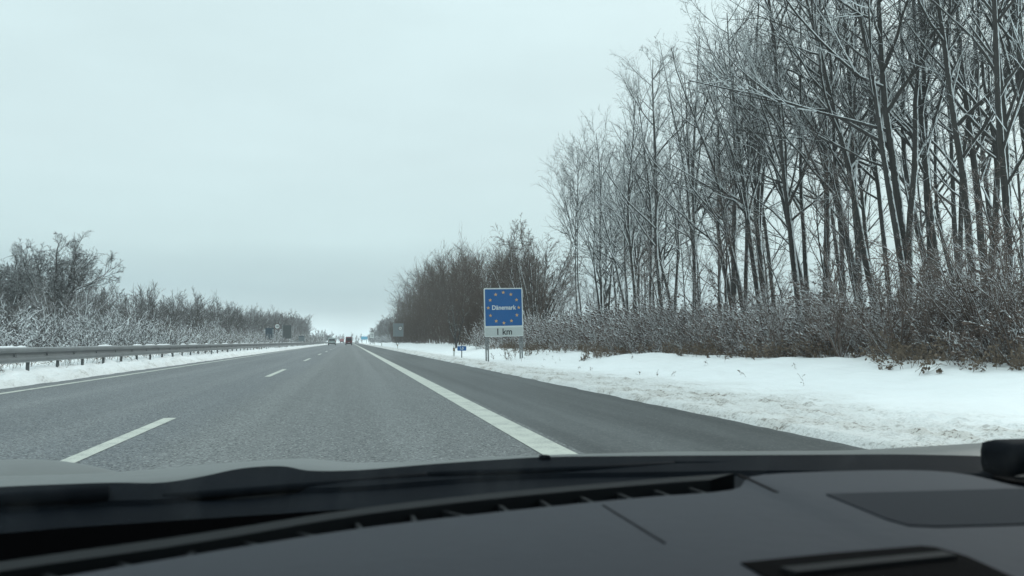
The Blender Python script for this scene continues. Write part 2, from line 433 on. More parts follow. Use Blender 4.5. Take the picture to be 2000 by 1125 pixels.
# ------------------------------------------------------------------ branch growing
def unit(v): return v / np.maximum(np.linalg.norm(v, axis=-1, keepdims=True), 1e-9)
def walk(P, D, L, K, wig, up, r, bend=None):
    """polyline for n branches: returns pts (n,K+1,3)"""
    n = len(P); pts = np.empty((n, K+1, 3)); pts[:, 0] = P; d = unit(D)
    st = (L / K)[:, None]
    for k in range(K):
        d = d + r.normal(0, wig, (n, 3)); d[:, 2] += up
        if bend is not None: d = d + bend
        d = unit(d); pts[:, k+1] = pts[:, k] + d * st
    return pts
def tubes(pts, rad, s):
    """rad (n,K+1) -> verts, quads"""
    n, K1, _ = pts.shape
    tan = np.empty_like(pts); tan[:, 1:-1] = pts[:, 2:] - pts[:, :-2]; tan[:, 0] = pts[:, 1] - pts[:, 0]; tan[:, -1] = pts[:, -1] - pts[:, -2]
    tan = unit(tan)
    ref = np.tile(np.array([0.3, .2, 1.0]), (n, 1)); st = np.abs(tan[:, 0, 2]) > .8; ref[st] = (1, .25, .1)
    u = unit(np.cross(tan, ref[:, None, :])); w = np.cross(tan, u)
    a = np.arange(s) * 2 * math.pi / s
    V = pts[:, :, None, :] + rad[:, :, None, None] * (np.cos(a)[None, None, :, None] * u[:, :, None, :] + np.sin(a)[None, None, :, None] * w[:, :, None, :])
    base = (np.arange(n) * K1 * s)[:, None, None]; kk = (np.arange(K1-1) * s)[None, :, None]; j = np.arange(s)[None, None, :]; j2 = (j + 1) % s
    q = np.stack([base+kk+j, base+kk+j2, base+kk+s+j2, base+kk+s+j], -1).reshape(-1, 4)
    return V.reshape(-1, 3), q
def kids(pts, rad, L, npar, t0, t1, ang, angv, r, lr, lv, lfall, rr, rmin, bias=None):
    """children of every parent branch -> P, D, L, R"""
    n, K1, _ = pts.shape; K = K1 - 1
    t = (np.arange(npar)[None, :] + r.random((n, npar))) / npar; t = t0 + (t1 - t0) * t
    f = t * K; k = np.minimum(f.astype(int), K-1); fr = (f - k)[..., None]
    ar = np.arange(n)[:, None]
    A, B = pts[ar, k], pts[ar, k+1]; P = A * (1-fr) + B * fr; T = unit(B - A)
    ra = rad[ar, k] * (1-fr[..., 0]) + rad[ar, k+1] * fr[..., 0]
    ref = r.normal(0, 1, (n, npar, 3))
    if bias is not None: ref = ref + bias
    side = unit(ref - (ref * T).sum(-1, keepdims=True) * T)
    an = np.radians(ang + r.normal(0, angv, (n, npar)))[..., None]
    D = T * np.cos(an) + side * np.sin(an)
    LL = L[:, None] * lr * (1 + lv * r.normal(0, 1, (n, npar))) * (1 - lfall * (t - t0) / max(t1 - t0, 1e-6)); LL = np.maximum(LL, .04)
    R = np.maximum(np.minimum(ra * .75, rr * LL), rmin)
    return P.reshape(-1, 3), D.reshape(-1, 3), LL.ravel(), R.ravel()
def taper(R, K, end=.35, p=1.0):
    t = (np.arange(K+1) / K) ** p; return R[:, None] * (1 - (1-end) * t)[None, :]

class Grow:
    def __init__(s): s.V = []; s.F = []; s.off = 0
    def add(s, pts, rad, sides, mi=0, sm=False):
        V, q = tubes(pts, rad, sides); s.V.append(V); s.F.append((q + s.off, mi, sm)); s.off += len(V)
    def clumps(s, P, size, mi, r, flat=.6):
        """little irregular octahedra of snow or bud"""
        n = len(P)
        if n == 0: return
        o = np.array([[1, 0, 0], [0, 1, 0], [-1, 0, 0], [0, -1, 0], [0, 0, 1], [0, 0, -1.]])
        sc = (size * (0.6 + .8 * r.random(n)))[:, None, None] * (.7 + .6 * r.random((n, 6, 1)))
        V = P[:, None, :] + o[None] * sc * np.array([1, 1, flat]); f = np.array([[0, 1, 4], [1, 2, 4], [2, 3, 4], [3, 0, 4], [1, 0, 5], [2, 1, 5], [3, 2, 5], [0, 3, 5]])
        F = (np.arange(n)[:, None, None] * 6 + f[None]).reshape(-1, 3)
        s.V.append(V.reshape(-1, 3)); s.F.append((F + s.off, mi, True)); s.off += n * 6
    def leaves(s, P, size, mi, r):
        n = len(P)
        if n == 0: return
        a = unit(r.normal(0, 1, (n, 3))); b_ = unit(np.cross(a, r.normal(0, 1, (n, 3))))
        sz = (size * (.6 + .8 * r.random(n)))[:, None]
        c4 = np.stack([P - a*sz, P + b_*sz*.6, P + a*sz, P - b_*sz*.6], 1)
        s.V.append(c4.reshape(-1, 3)); s.F.append((np.arange(4*n).reshape(n, 4) + s.off, mi, False)); s.off += 4*n
    def mesh(s, name):
        return np_mesh(name, np.concatenate(s.V), s.F)

def tree_meshes(name, seed, H, R, stems=1, fork=(.15, .35), wig=.035, n1=24, t0=.36, a1=40, l1=.27, n2=6, n3=5, n4=2, up=.07, rt=.0055, fall=.55, oak=False, spread=.16, dome=None, trunk=.45):
    """returns (trunk mesh, crown mesh). H metres tall from the ground."""
    r = np.random.default_rng(seed)
    T = Grow(); Cn = Grow()
    K = 12
    P = np.array([[0, 0, -.3]]); D = np.array([[r.normal(0, .03), r.normal(0, .03), 1.0]])
    L0 = (H * .70 if dome else H) if not oak else H * trunk
    tp = walk(P, D, np.array([L0]), K, wig, .03, r)
    rad = taper(np.array([R]), K, .16 if not oak else .62, .9); rad[:, 0] *= 1.45; rad[:, 1] *= 1.08
    T.add(tp, rad, 9, 0, True)
    majors, mr, ml = [tp], [rad], [np.array([L0])]
    if stems > 1:
        ns = stems - 1
        ts = r.uniform(fork[0], fork[1], ns) if not oak else r.uniform(.45, 1.0, ns)
        f = ts * K; k = np.minimum(f.astype(int), K-1); fr = (f-k)[:, None]
        P2 = tp[0, k] * (1-fr) + tp[0, k+1] * fr
        az = r.uniform(0, 6.28, ns) if not oak else (np.arange(ns) * 6.28 / ns + r.uniform(0, 1, ns))
        sp = spread * (1 + r.normal(0, .3, ns))
        D2 = np.stack([np.cos(az) * sp, np.sin(az) * sp, np.ones(ns)], 1)
        L2 = (H - P2[:, 2]) * r.uniform(.85, 1.0, ns) if not oak else H * r.uniform(.50, .68, ns)
        if dome:
            A_, B_, pmax = dome; i_ = np.arange(ns); pol = math.radians(pmax) * np.sqrt((i_ + .5) / ns); az = i_ * 2.4 + r.uniform(0, .5, ns)
            D2 = np.stack([np.cos(az) * np.sin(pol), np.sin(az) * np.sin(pol), np.cos(pol)], 1)
            L2 = 1 / np.sqrt((np.sin(pol) / A_) ** 2 + (np.cos(pol) / B_) ** 2) * r.uniform(.88, 1.0, ns)
        p2 = walk(P2, D2, L2, K, wig * (1.3 if not oak else 1.6), .05 if not oak else .06, r)
        r2 = taper(rad[0, k] * (.72 if not oak else .62), K, .14, .9)
        T.add(p2, r2, 7, 0, True)
        majors.append(p2); mr.append(r2); ml.append(L2)
    for mp_, mr_, ml_ in zip(majors, mr, ml):
        first = mp_ is tp
        nn1 = n1 if (first and not oak) else (int(n1 * .8) if not oak else n1)
        if oak and first: nn1 = 5
        b = kids(mp_, mr_, ml_, nn1, t0 if first else .2, .99, a1, 9, r, l1, .22, fall, .016, .012)
        p1 = walk(b[0], b[1], b[2], 6, .10, up, r); r1 = taper(b[3], 6, .3)
        big = np.zeros(len(b[0]), bool)
        Cn.add(p1, r1, 5, 0, True)
        c = kids(p1, r1, b[2], n2, .15, 1.0, 34, 12, r, .46, .25, .45, .011, .008)
        p2_ = walk(c[0], c[1], c[2], 4, .13, up * .9, r); r2_ = taper(c[3], 4, .4)
        Cn.add(p2_, r2_, 3, 1)
        d = kids(p2_, r2_, c[2], n3, .12, 1.0, 36, 14, r, .50, .3, .4, .009, rt)
        p3 = walk(d[0], d[1], d[2], 3, .15, up * .7, r); r3 = taper(d[3], 3, .6)
        Cn.add(p3, r3, 3, 1)
        if n4:
            e = kids(p3, r3, d[2], n4, .2, 1.0, 38, 15, r, .55, .3, .3, .008, rt * .85)
            p4 = walk(e[0], e[1], e[2], 2, .16, up * .5, r); r4 = taper(e[3], 2, .7)
            Cn.add(p4, r4, 3, 1)
    return T.mesh(name + '_trunk'), Cn.mesh(name + '_crown')

def set_mats(me, mats):
    me.materials.clear()
    for m in mats: me.materials.append(m)

def place_tree(name, meshes, x, y, H_scale=1.0, rz=0.0, lean=(0, 0), label='', cat='tree', group=None, xy=1.0, z=None):
    e = empty(name, (x, y, float(zt(x, y)) if z is None else z))
    e.rotation_euler = (lean[1], lean[0], rz)
    e.rotation_mode = 'XYZ'
    e.scale = (xy, xy, H_scale)
    Mr = Matrix.Rotation(lean[0], 4, 'Y') @ Matrix.Rotation(lean[1], 4, 'X') @ Matrix.Rotation(rz, 4, 'Z')
    e.rotation_euler = Mr.to_euler()
    link('trunk', meshes[0], None, e); link('crown', meshes[1], None, e)
    tag(e, label, cat, group)
    return e

# ---- tall grove variants
VAR = []
specs = [dict(seed=11, H=16.5, R=.145, stems=1, n1=20), dict(seed=12, H=16.5, R=.16, stems=2, fork=(.12, .3), n1=16),
         dict(seed=13, H=17, R=.175, stems=3, fork=(.2, .45), n1=12), dict(seed=14, H=16, R=.14, stems=1, n1=20, a1=45, l1=.32),
         dict(seed=15, H=16.5, R=.15, stems=2, fork=(.3, .5), n1=15, wig=.05), dict(seed=16, H=15.5, R=.125, stems=2, fork=(.05, .1), n1=14, spread=.10)]
for i, sp in enumerate(specs):
    ms = tree_meshes('grove%d' % i, **sp); set_mats(ms[0], [M['bark']]); set_mats(ms[1], [M['limb'], M['twig']]); VAR.append(ms)
thin = tree_meshes('thin', 21, 14.0, .085, 1, n1=22, t0=.5, l1=.30, a1=40, n2=7, n3=6); set_mats(thin[0], [M['bark']]); set_mats(thin[1], [M['bark'], M['twig']])
pole = tree_meshes('pole', 22, 9.0, .055, 2, fork=(.02, .2), n1=18, t0=.2, l1=.22, a1=38, n2=6, n3=4, n4=2, wig=.06); set_mats(pole[0], [M['bark']]); set_mats(pole[1], [M['scrub'], M['twig']])

ORD = 'first second third fourth fifth sixth seventh eighth ninth tenth eleventh twelfth thirteenth fourteenth fifteenth sixteenth seventeenth eighteenth nineteenth twentieth'.split()
ORD += ['twenty-' + o for o in ORD[:9]] + ['thirtieth'] + ['thirty-' + o for o in ORD[:9]] + ['fortieth'] + ['forty-' + o for o in ORD[:9]]
# x, y, trunk radius
GROVE = [(17, 59.208, .07), (17.5, 58.837, .07), (20, 62.724, .26), (19.0, 58.5, .16), (20.5, 60.0, .18), (19, 53.071, .14), (20, 54.5, .2), (17.6, 55.0, .14), (21.5, 58.0, .16), (18.2, 50.2, .15), (19.2, 48.4, .17), (17.2, 46.0, .13), (21.0, 64.5, .17), (18, 46.764, .16), (20, 50.556, .2), (17, 41.111, .16), (20, 47.456, .22),
         (18, 40.09, .2), (19.5, 42.737, .2), (20, 41.433, .16), (18, 35.807, .24), (20, 39.147, .2), (17, 32.329, .15), (17.4, 31.6, .16), (19, 33.943, .2),
         (22, 38.313, .22), (17, 27.997, .18), (18, 28.799, .16), (18, 28.03, .24), (22, 32.892, .2), (24, 35.257, .2), (18, 25.81, .2), (20, 28.289, .15),
         (23, 31.846, .2), (17.5, 23.832, .18), (22, 29.25, .17), (17, 21.936, .14), (18, 22.839, .22), (20, 24.704, .24), (19, 22.881, .2), (23, 27.205, .18),
         (25, 29.25, .2), (17.5, 20.059, .2), (19, 21.159, .16), (21, 23.035, .2), (24, 25.814, .2), (17, 18.066, .12), (19, 19.0, .18)]
VSEQ = [None, None, 'oak', 3, 4, 3, 2, 1, 2, 5, 3, 0, 1, 0, 1, 4, 5, 2, 0, 3, 1, 4, 5, 0, 2, 3, 1, 5, 0, 4, 3, 1, 5, 0, 2, 3, 5, 2, 4, 0, 3, 1, 4, 3, 1, 0, 5, 2]
DESC = {0: 'tall single-stemmed bare tree', 1: 'tall bare tree forking low into two stems', 2: 'tall bare tree forking into three stems', 3: 'tall straight bare tree with wide branches',
        4: 'tall crooked bare tree forking at mid height', 5: 'slim bare tree with twin stems from the ground'}
oakm = tree_meshes('crook', 31, 13.0, .30, 5, wig=.13, n1=9, a1=48, l1=.30, n2=6, n3=5, n4=3, up=.03, rt=.008, oak=True, spread=.55)
set_mats(oakm[0], [M['bark']]); set_mats(oakm[1], [M['bark'], M['twig']])
rr = random.Random(5)
ORDER = {i: k for k, i in enumerate(sorted(range(len(GROVE)), key=lambda i: GROVE[i][0] / GROVE[i][1]))}
for i, ((x, y, rad), v) in enumerate(zip(GROVE, VSEQ)):
    lean = (-rr.uniform(.01, .075), rr.uniform(-.03, .03)); rz = rr.uniform(0, 6.28)
    nth = ORD[ORDER[i]] + ' grove trunk from the border sign'
    if v is None:
        place_tree("bare_tree", thin, x, y, 1.06 + .05*i, rz, (-.05, .0), 'very thin pale bare tree with one slender stem, ' + nth, group='trees of the roadside grove')
    elif v == 'oak':
        place_tree('bare_tree', oakm, x, y, 1.0, 2.0, (-.04, 0), 'dark crooked tree with thick twisting limbs, ' + nth, group='trees of the roadside grove')
    else:
        if y < 27 and v in (2, 4) and i % 3: v = (0, 3, 1)[i % 3]
        s = rr.uniform(.92, 1.08) * (1.18 if rad >= .22 else 1.0)
        hs = rr.uniform(.93, 1.08) * (1.0 if y > 30 else 1.03) * (.90 if y > 49 else .95 if y > 40 else 1.0)
        place_tree('bare_tree', VAR[v], x, y, hs, rz, lean, DESC[v] + ', ' + nth, group='trees of the roadside grove', xy=s)
for o in C.objects:                      # less snow has caught on the fine twigs at the far end of the grove
    if o.name.startswith('crown') and o.parent and o.parent.name.startswith('bare_tree') and o.parent.location.y > 44:
        o.material_slots[1].link = 'OBJECT'; o.material_slots[1].material = M['twig_end']
# second file of trunks deeper in the grove, and young poles between them
for k in range(13):
    y = 17 + k * 3.5 + rr.uniform(-.7, .7); x = rr.uniform(25.5, 31)
    place_tree('bare_tree', VAR[rr.choice([0, 3, 4])], x, y * 1.25, rr.uniform(.8, .98), rr.uniform(0, 6.28), (-rr.uniform(-.02, .05), rr.uniform(-.03, .03)),
               'slender dark trunk standing deep in the roadside grove behind the front trunks', group='trees deep in the roadside grove', xy=.75)
for k in range(18):
    y = 13.5 + k * 2.6 + rr.uniform(-.6, .6); x = rr.uniform(14.8, 19.5)
    place_tree('young_tree', pole, x, y * (1 + (x - 15) * .05), rr.uniform(.55, 1.05), rr.uniform(0, 6.28), (-rr.uniform(.02, .14), rr.uniform(-.06, .06)),
               'thin snow-lined young tree rising out of the scrub below the grove', group='young trees in the roadside scrub', xy=rr.uniform(.7, 1.1))

def relabel(group, fmt):
    L_ = sorted([o for o in C.objects if o.get('group') == group], key=lambda o: o.location.x / o.location.y)
    for k, o in enumerate(L_): o['label'] = fmt % ORD[k]
relabel('young trees in the roadside scrub', '%s thin young tree in the scrub below the grove, counted from the border sign')
relabel('trees deep in the roadside grove', '%s slender trunk deep behind the front trunks, counted from the border sign')
# ---- the round-crowned tree behind the sign
rt_ = tree_meshes('round', 41, 12.5, .14, 20, fork=(.03, .12), wig=.03, n1=15, t0=.25, a1=30, l1=.24, n2=6, n3=5, n4=2, up=.02, rt=.013, fall=.3, dome=(7.0, 11.8, 46))
set_mats(rt_[0], [M['bark']]); set_mats(rt_[1], [M['thicket'], M['thicket']])
place_tree('round_tree', rt_, 18.4, 80, 1.04, 1.0, (0, 0), 'broad fan-shaped bare tree with many rising stems behind the border sign', xy=1.15)
lt = tree_meshes('leaner', 42, 5.4, .09, 4, fork=(.02, .25), wig=.09, n1=8, t0=.3, a1=30, l1=.2, n2=4, n3=3, n4=0, up=.05, rt=.010, spread=.16)
set_mats(lt[0], [M['oak']]); set_mats(lt[1], [M['oak'], M['oak']])
place_tree('leaning_tree', lt, 9.9, 76, .78, .4, (-.10, 0), 'short snow-streaked tree with several dark stems before the brown thicket, above the delineator')

# ---- oaks on the other side
ok = tree_meshes('oak', 51, 10.2, .50, 18, wig=.08, n1=16, a1=40, l1=.36, n2=7, n3=6, n4=2, up=.01, rt=.013, fall=.35, oak=True, dome=(6.5, 6.1, 88), trunk=.40)
set_mats(ok[0], [M['oak']]); set_mats(ok[1], [M['oak'], M['oak']])
place_tree('oak_tree', ok, -25.2, 78, 1.05, .6, (0, 0), 'broad spreading oak with snowy limbs at the road end of its row beyond the guardrail', xy=.95)
place_tree('oak_tree', ok, -31.0, 81.5, .98, 2.4, (0, 0), 'spreading oak between the end oak and the one cut by the picture edge', xy=.85)
place_tree('oak_tree', ok, -37.5, 84, .95, 4.2, (0, 0), 'spreading oak at the picture edge, partly out of view beyond the guardrail', xy=.9)
for x, y, hs, lab in ((-9.9, 22.7, .50, 'multi-stemmed sapling thickly coated in snow behind the guardrail'),):
    wp = tree_meshes('whitepole', 61, 6.2, .035, 5, fork=(.01, .06), wig=.05, n1=4, t0=.3, l1=.22, a1=30, n2=4, n3=3, n4=0, spread=.22, rt=.008)
    set_mats(wp[0], [M['scrub_white']]); set_mats(wp[1], [M['scrub_white'], M['scrub_white']])
    place_tree('snowy_sapling', wp, x, y, hs, 1.0, (0, 0), lab)

# ------------------------------------------------------------------ masses of scrub and wood
def scrub(name, seed, XY, H, mats, ntw=10, ntt=3, leaf=.3, clump=.5, rs=.010, rt=.005, spread=.35, tw_len=.42, csize=.03, nst=1, lean=(-.12, 0), lsize=.035, lowleaf=True, clumpz=.3):
    """one tangled mass: stems at XY (n,2) of height H (n,)"""
    r = np.random.default_rng(seed); G = Grow()
    n = len(XY); P = np.stack([XY[:, 0], XY[:, 1], zt(XY[:, 0], XY[:, 1]) - .05], 1)
    D = np.stack([r.normal(lean[0], spread, n), r.normal(lean[1], spread, n), np.ones(n)], 1)
    pts = walk(P, D, H, 4, .13, .03, r); rad = taper(rs * (.6 + .8 * r.random(n)) * np.sqrt(H / 2.5), 4, .35)
    G.add(pts, rad, 3, 0)
    c = kids(pts, rad, H, ntw, .12, 1.0, 38, 14, r, tw_len, .3, .4, .02, rt)
    p2 = walk(c[0], c[1], c[2], 2, .16, .08, r); r2 = taper(c[3], 2, .6); G.add(p2, r2, 3, 0)
    tips = [p2[:, 1], p2[:, 2]]
    if ntt:
        d = kids(p2, r2, c[2], ntt, .2, 1.0, 42, 16, r, .42, .3, .2, .02, rt * .8)
        p3 = walk(d[0], d[1], d[2], 1, .1, .05, r); G.add(p3, taper(d[3], 1, .8), 3, 0); tips.append(p3[:, 1])
    tips = np.concatenate(tips)
    ground = zt(tips[:, 0], tips[:, 1])
    hrel = (tips[:, 2] - ground)
    sel = (r.random(len(tips)) < leaf * (np.clip(1.35 - hrel / np.mean(H), 0.05, 1) if lowleaf else 1)) & (hrel > .02)
    G.leaves(tips[sel] + r.normal(0, .02, (sel.sum(), 3)), lsize, 1, r)
    sel = (r.random(len(tips)) < clump * np.clip(clumpz + hrel / np.mean(H), 0, 1.2)) & (hrel > .05)
    G.clumps(tips[sel] + r.normal(0, .01, (sel.sum(), 3)), csize, 2, r)
    me = G.mesh(name); set_mats(me, mats)
    return tag(link(name, me, None), kind='stuff')

def scatter(r, n, x0, x1, y0, y1, edge=0.0, ypow=1.0, sc=.25):
    y = y0 + (y1 - y0) * r.random(n) ** ypow
    x = x0 + edge * fbm(y * sc, y * 0 + 5.5, 3) + (x1 - x0) * r.random(n)
    return np.stack([x, y], 1)
r = np.random.default_rng(3)
# right: near belt at the foot of the grove
XY = scatter(r, 1050, 11.3, 15.6, 11.0, 34, 2.2, 1.0, .45); H = np.clip(r.normal(1.75, .45, len(XY)), .6, 3.0) * (.55 + .45 * sstep(XY[:, 0], 11, 13.4)) * (1 + .8 * fbm(XY[:, 1] * .32, XY[:, 0] * .3, 3)) * (1 - .28 * sstep(-XY[:, 1], -22, -14))
tag(scrub('brown_scrub', 1, XY, H, [M['scrub'], M['leaf'], M['clump']], 10, 3, .28, .22, .011, .006, .26, .40, .050, lean=(-.30, .0)), 'snow-flecked brown scrub massed at the foot of the roadside grove', 'scrub')
XY = scatter(r, 900, 11.2, 16.5, 34, 72, 2.2, 1.0, .3); H = np.clip(r.normal(1.9, .45, len(XY)), .7, 3.2) * (.55 + .45 * sstep(XY[:, 0], 11, 13.5)) * (1 + .7 * fbm(XY[:, 1] * .25, XY[:, 0] * .3, 3))
tag(scrub('brown_scrub', 2, XY, H, [M['scrub'], M['leaf'], M['clump']], 8, 2, .20, .26, .015, .009, .28, .42, .075, lean=(-.30, .0), lsize=.045), 'snowy scrub between the border sign and the first thin trees', 'scrub')
# low tufts of dry grass and brambles along the front of the belt
XY = scatter(r, 520, 10.3, 12.3, 11.0, 60, 2.2, 1.2, .45); H = np.clip(r.normal(.35, .12, len(XY)), .12, .7)
tag(scrub('dry_undergrowth', 3, XY, H, [M['grass'], M['leaf'], M['clump']], 9, 1, .7, .10, .006, .004, .55, .6, .03, lowleaf=False, lean=(-.1, 0)), 'dry brown grass and brambles poking through snow along the scrub edge', 'undergrowth')

XY = scatter(r, 34, 7.2, 10.8, 12.0, 48); H = r.uniform(.08, .28, len(XY))
tag(scrub('dry_stalks', 19, XY, H, [M['grass'], M['leaf'], M['clump']], 3, 1, .5, .0, .006, .004, .5, .6, .03, lowleaf=False, lean=(-.1, 0), lsize=.02), 'few dry stalks poking through the clean snow before the scrub', 'stalks')

def woods(name, seed, XY, H, mats, n1=12, n2=5, n3=0, rs=.05, r1=.03, r2=.02, label='', a=30, l1=.35, t0=.12, l2=.5, upb=.06):
    r = np.random.default_rng(seed); G = Grow(); n = len(XY)
    P = np.stack([XY[:, 0], XY[:, 1], zt(XY[:, 0], XY[:, 1]) - .1], 1)
    D = np.stack([r.normal(0, .12, n), r.normal(0, .12, n), np.ones(n)], 1)
    pts = walk(P, D, H, 4, .06, .03, r); rad = taper(np.full(n, rs), 4, .3); G.add(pts, rad, 4, 0)
    c = kids(pts, rad, H, n1, t0, 1.0, a, 10, r, l1, .25, .45, .02, r1); p1 = walk(c[0], c[1], c[2], 3, .09, upb, r); q1 = taper(c[3], 3, .5); G.add(p1, q1, 3, 0)
    d = kids(p1, q1, c[2], n2, .15, 1.0, 32, 12, r, l2, .25, .3, .02, r2); p2 = walk(d[0], d[1], d[2], 2, .12, upb, r); q2 = taper(d[3], 2, .6); G.add(p2, q2, 3, 0)
    if n3:
        e = kids(p2, q2, d[2], n3, .2, 1.0, 34, 12, r, .5, .25, .2, .02, r2 * .8); p3 = walk(e[0], e[1], e[2], 1, .1, .03, r); G.add(p3, taper(e[3], 1, .7), 3, 0)
    me = G.mesh(name); set_mats(me, mats)
    return tag(link(name, me, None), label, 'woods', kind='stuff')
# right: dense dark wood beyond the sign
XY = scatter(r, 150, 12.6, 24, 84, 236, 1.2, 1.0, .1); H = 8.6 + 5.6 * sstep(XY[:, 1], 80, 150) + r.normal(0, .7, len(XY)); H *= (.72 + .28 * sstep(XY[:, 0], 12, 15.5))
H *= 1 - .22 * sstep(XY[:, 1], 195, 236)
woods('brown_thicket', 4, XY, H, [M['thicket']], 18, 8, 2, .07, .022, .015, 'dense dark brown leafless wood between the border sign and the grey signboard')
XY = scatter(r, 520, 11.8, 14.0, 80, 238, .6, 1.0, .1); H = r.uniform(2.2, 5.5, len(XY))
woods('brown_thicket', 5, XY, H, [M['thicket']], 10, 5, 0, .03, .022, .018, 'brown brushwood along the foot of the dark wood', 24, .4, .05)
# right: far clump past the dark wood
XY = scatter(r, 110, 10.5, 26, 290, 470, 1.0, 1.0, .05); H = r.uniform(6.0, 9.4, len(XY)) * (1 - .35 * sstep(XY[:, 1], 380, 470))
woods('far_wood', 6, XY, H, [M['thicket_grey']], 14, 8, 2, .10, .05, .035, 'grey leafless clump behind the small white lane sign')
XY = scatter(r, 220, 10.5, 13, 240, 420, .5, 1.0, .05); H = r.uniform(.8, 2.6, len(XY))
woods('snowy_hedge', 16, XY, H, [M['scrub_white']], 9, 5, 0, .03, .035, .03, 'low snow-covered brush under the grey clump', 30, .5, .05)
# behind the grove: thin far thicket across the field
XY = scatter(r, 130, 34, 75, 120, 175, 2.0); H = r.uniform(3.5, 7.0, len(XY))
woods('field_thicket', 7, XY, H, [M['thicket_grey']], 12, 6, 0, .06, .03, .02, 'thin grey thicket across the field seen under the grove')
# left: woods behind the snowy scrub
XY = scatter(r, 330, -30, -13, 60, 150, 1.5, .9, .1); H = r.uniform(3.2, 4.5, len(XY)) + .5 * sstep(XY[:, 1], 90, 150)
woods('grey_thicket', 8, XY, H, [M['thicket_grey']], 15, 7, 2, .04, .015, .012, 'grey brown leafless thicket beyond the guardrail, beside the oaks', 26, .38)
XY = scatter(r, 150, -28, -13.5, 150, 262, 1.5, .9, .1); H = r.uniform(4.6, 6.4, len(XY))
woods('grey_thicket', 9, XY, H, [M['thicket_grey']], 14, 7, 2, .06, .025, .02, 'farther grey thicket behind the round speed sign', 26, .38)
XY = scatter(r, 70, -27, -14.5, 262, 312, 1.5, .9, .1); H = r.uniform(6.2, 8.2, len(XY))
woods('grey_thicket', 10, XY, H, [M['thicket_grey']], 14, 8, 2, .09, .035, .03, 'rounded taller end of the grey thicket above the small grey signs', 30, .40)
# left: snow-laden scrub right behind the rail
XY = scatter(r, 800, -13.5, -8.9, 12, 46, .6, .8); H = np.clip(r.normal(1.0, .4, len(XY)), .35, 2.1) * (1 + .8 * fbm(XY[:, 1] * .2, XY[:, 0] * .4, 3)) * (.65 + .45 * sstep(-XY[:, 0], 9, 12)) * (.8 + .35 * sstep(XY[:, 1], 18, 40))
tag(scrub('snowy_scrub', 11, XY, H, [M['scrub_white'], M['leaf'], M['clump']], 9, 3, .16, .08, .011, .008, .5, .45, .035, lean=(0, 0), clumpz=.6), 'tangled snow-laden scrub right behind the guardrail', 'scrub')
XY = scatter(r, 800, -14.5, -9.0, 46, 120, .8, 1.2); H = np.clip(r.normal(1.35, .45, len(XY)), .5, 2.7) * (.6 + .4 * sstep(-XY[:, 0], 9, 12.5))
tag(scrub('snowy_scrub', 12, XY, H, [M['scrub_mid'], M['leaf'], M['clump']], 8, 2, .16, .06, .016, .013, .4, .45, .055, lean=(0, 0), clumpz=.5), 'snow-dusted scrub below the grey thicket along the guardrail', 'scrub')
XY = scatter(r, 500, -14, -9.2, 120, 330, .8, 1.2); H = r.uniform(.7, 2.3, len(XY))
woods('snowy_hedge', 17, XY, H, [M['scrub_mid']], 8, 4, 0, .03, .028, .022, 'far low snowy brush along the guardrail under the signs', 30, .5, .05)
# grass stems under the rail
XY = scatter(r, 900, -8.5, -7.45, 14, 70, .2, 1.3); H = r.uniform(.18, .55, len(XY))
tag(scrub('rail_grass', 13, XY, H, [M['grass'], M['leaf'], M['clump']], 3, 0, .15, .03, .005, .004, .28, .5, .02, lean=(0, 0)), 'brown grass stems standing in the snow under the guardrail', 'grass')
XY = scatter(r, 500, -8.5, -7.5, 70, 200, .2, 1.3); H = r.uniform(.25, .6, len(XY))
tag(scrub('rail_grass', 14, XY, H, [M['grass'], M['leaf'], M['clump']], 3, 0, .15, .03, .012, .010, .28, .5, .02, lean=(0, 0)), 'far brown grass stems under the distant guardrail', 'grass')
# weeds by the sign posts
XY = np.array([[7.95, 40.3], [8.0, 40.5], [8.05, 40.25], [7.9, 40.6], [8.5, 41.5], [7.45, 41.8], [9.1, 41.0]]); H = np.array([.85, .6, .7, .5, .5, .4, .35])
w_ = scrub('withered_weed', 15, XY, H, [M['grass'], M['leaf'], M['clump']], 7, 2, .25, .1, .012, .009, .25, .35, .03)
w_.name = 'withered_weeds'; tag(w_, 'withered brown weeds standing in the snow between the sign posts', 'weeds')
# horizon woods
XY = np.stack([np.concatenate([r.uniform(-420, -14, 260), r.uniform(14, 420, 200), r.uniform(-14, 14, 12)]), np.concatenate([r.uniform(640, 800, 460), r.uniform(900, 1000, 12)])], 1); H = r.uniform(5, 9, len(XY))
woods('horizon_wood', 18, XY, H, [M['thicket_grey']], 12, 7, 0, .25, .20, .16, 'low dark wood along the horizon at the end of the road', 34, .4)

# individual bare shrubs standing free at the right-hand end of the belt
sh = []
for sd_ in (71, 72, 73):
    q = tree_meshes('shrub%d' % sd_, sd_, 2.9, .026, 7, fork=(.01, .08), wig=.07, n1=9, t0=.12, l1=.30, a1=30, n2=5, n3=4, n4=2, up=.03, rt=.0045, spread=.42)
    set_mats(q[0], [M['scrub']]); set_mats(q[1], [M['scrub'], M['scrub']]); sh.append(q)
SH = [(10.9, 19.2, .80, 'straggly bare shrub at the scrub edge, farthest of the free-standing ones'), (11.2, 16.9, .95, 'bare brown shrub at the scrub edge, next to the straggly farthest one'),
      (11.4, 15.2, 1.05, 'tall bare shrub with dark upright stems before the snowy scrub'), (11.2, 13.9, .85, 'low bare shrub with splayed stems above the clean snowbank'),
      (11.9, 13.1, 1.30, 'tallest bare shrub of the row with thin arching brown stems'), (11.6, 12.2, 1.1, 'bare shrub with leaning stems beside the picture edge')]
for i, (x, y, s, lab) in enumerate(SH):
    s *= .85; place_tree('bare_shrub', sh[i % 3], x, y, s, i * 1.7, (-.12, 0), lab, 'shrub', 'free-standing bare shrubs at the scrub edge', xy=s)

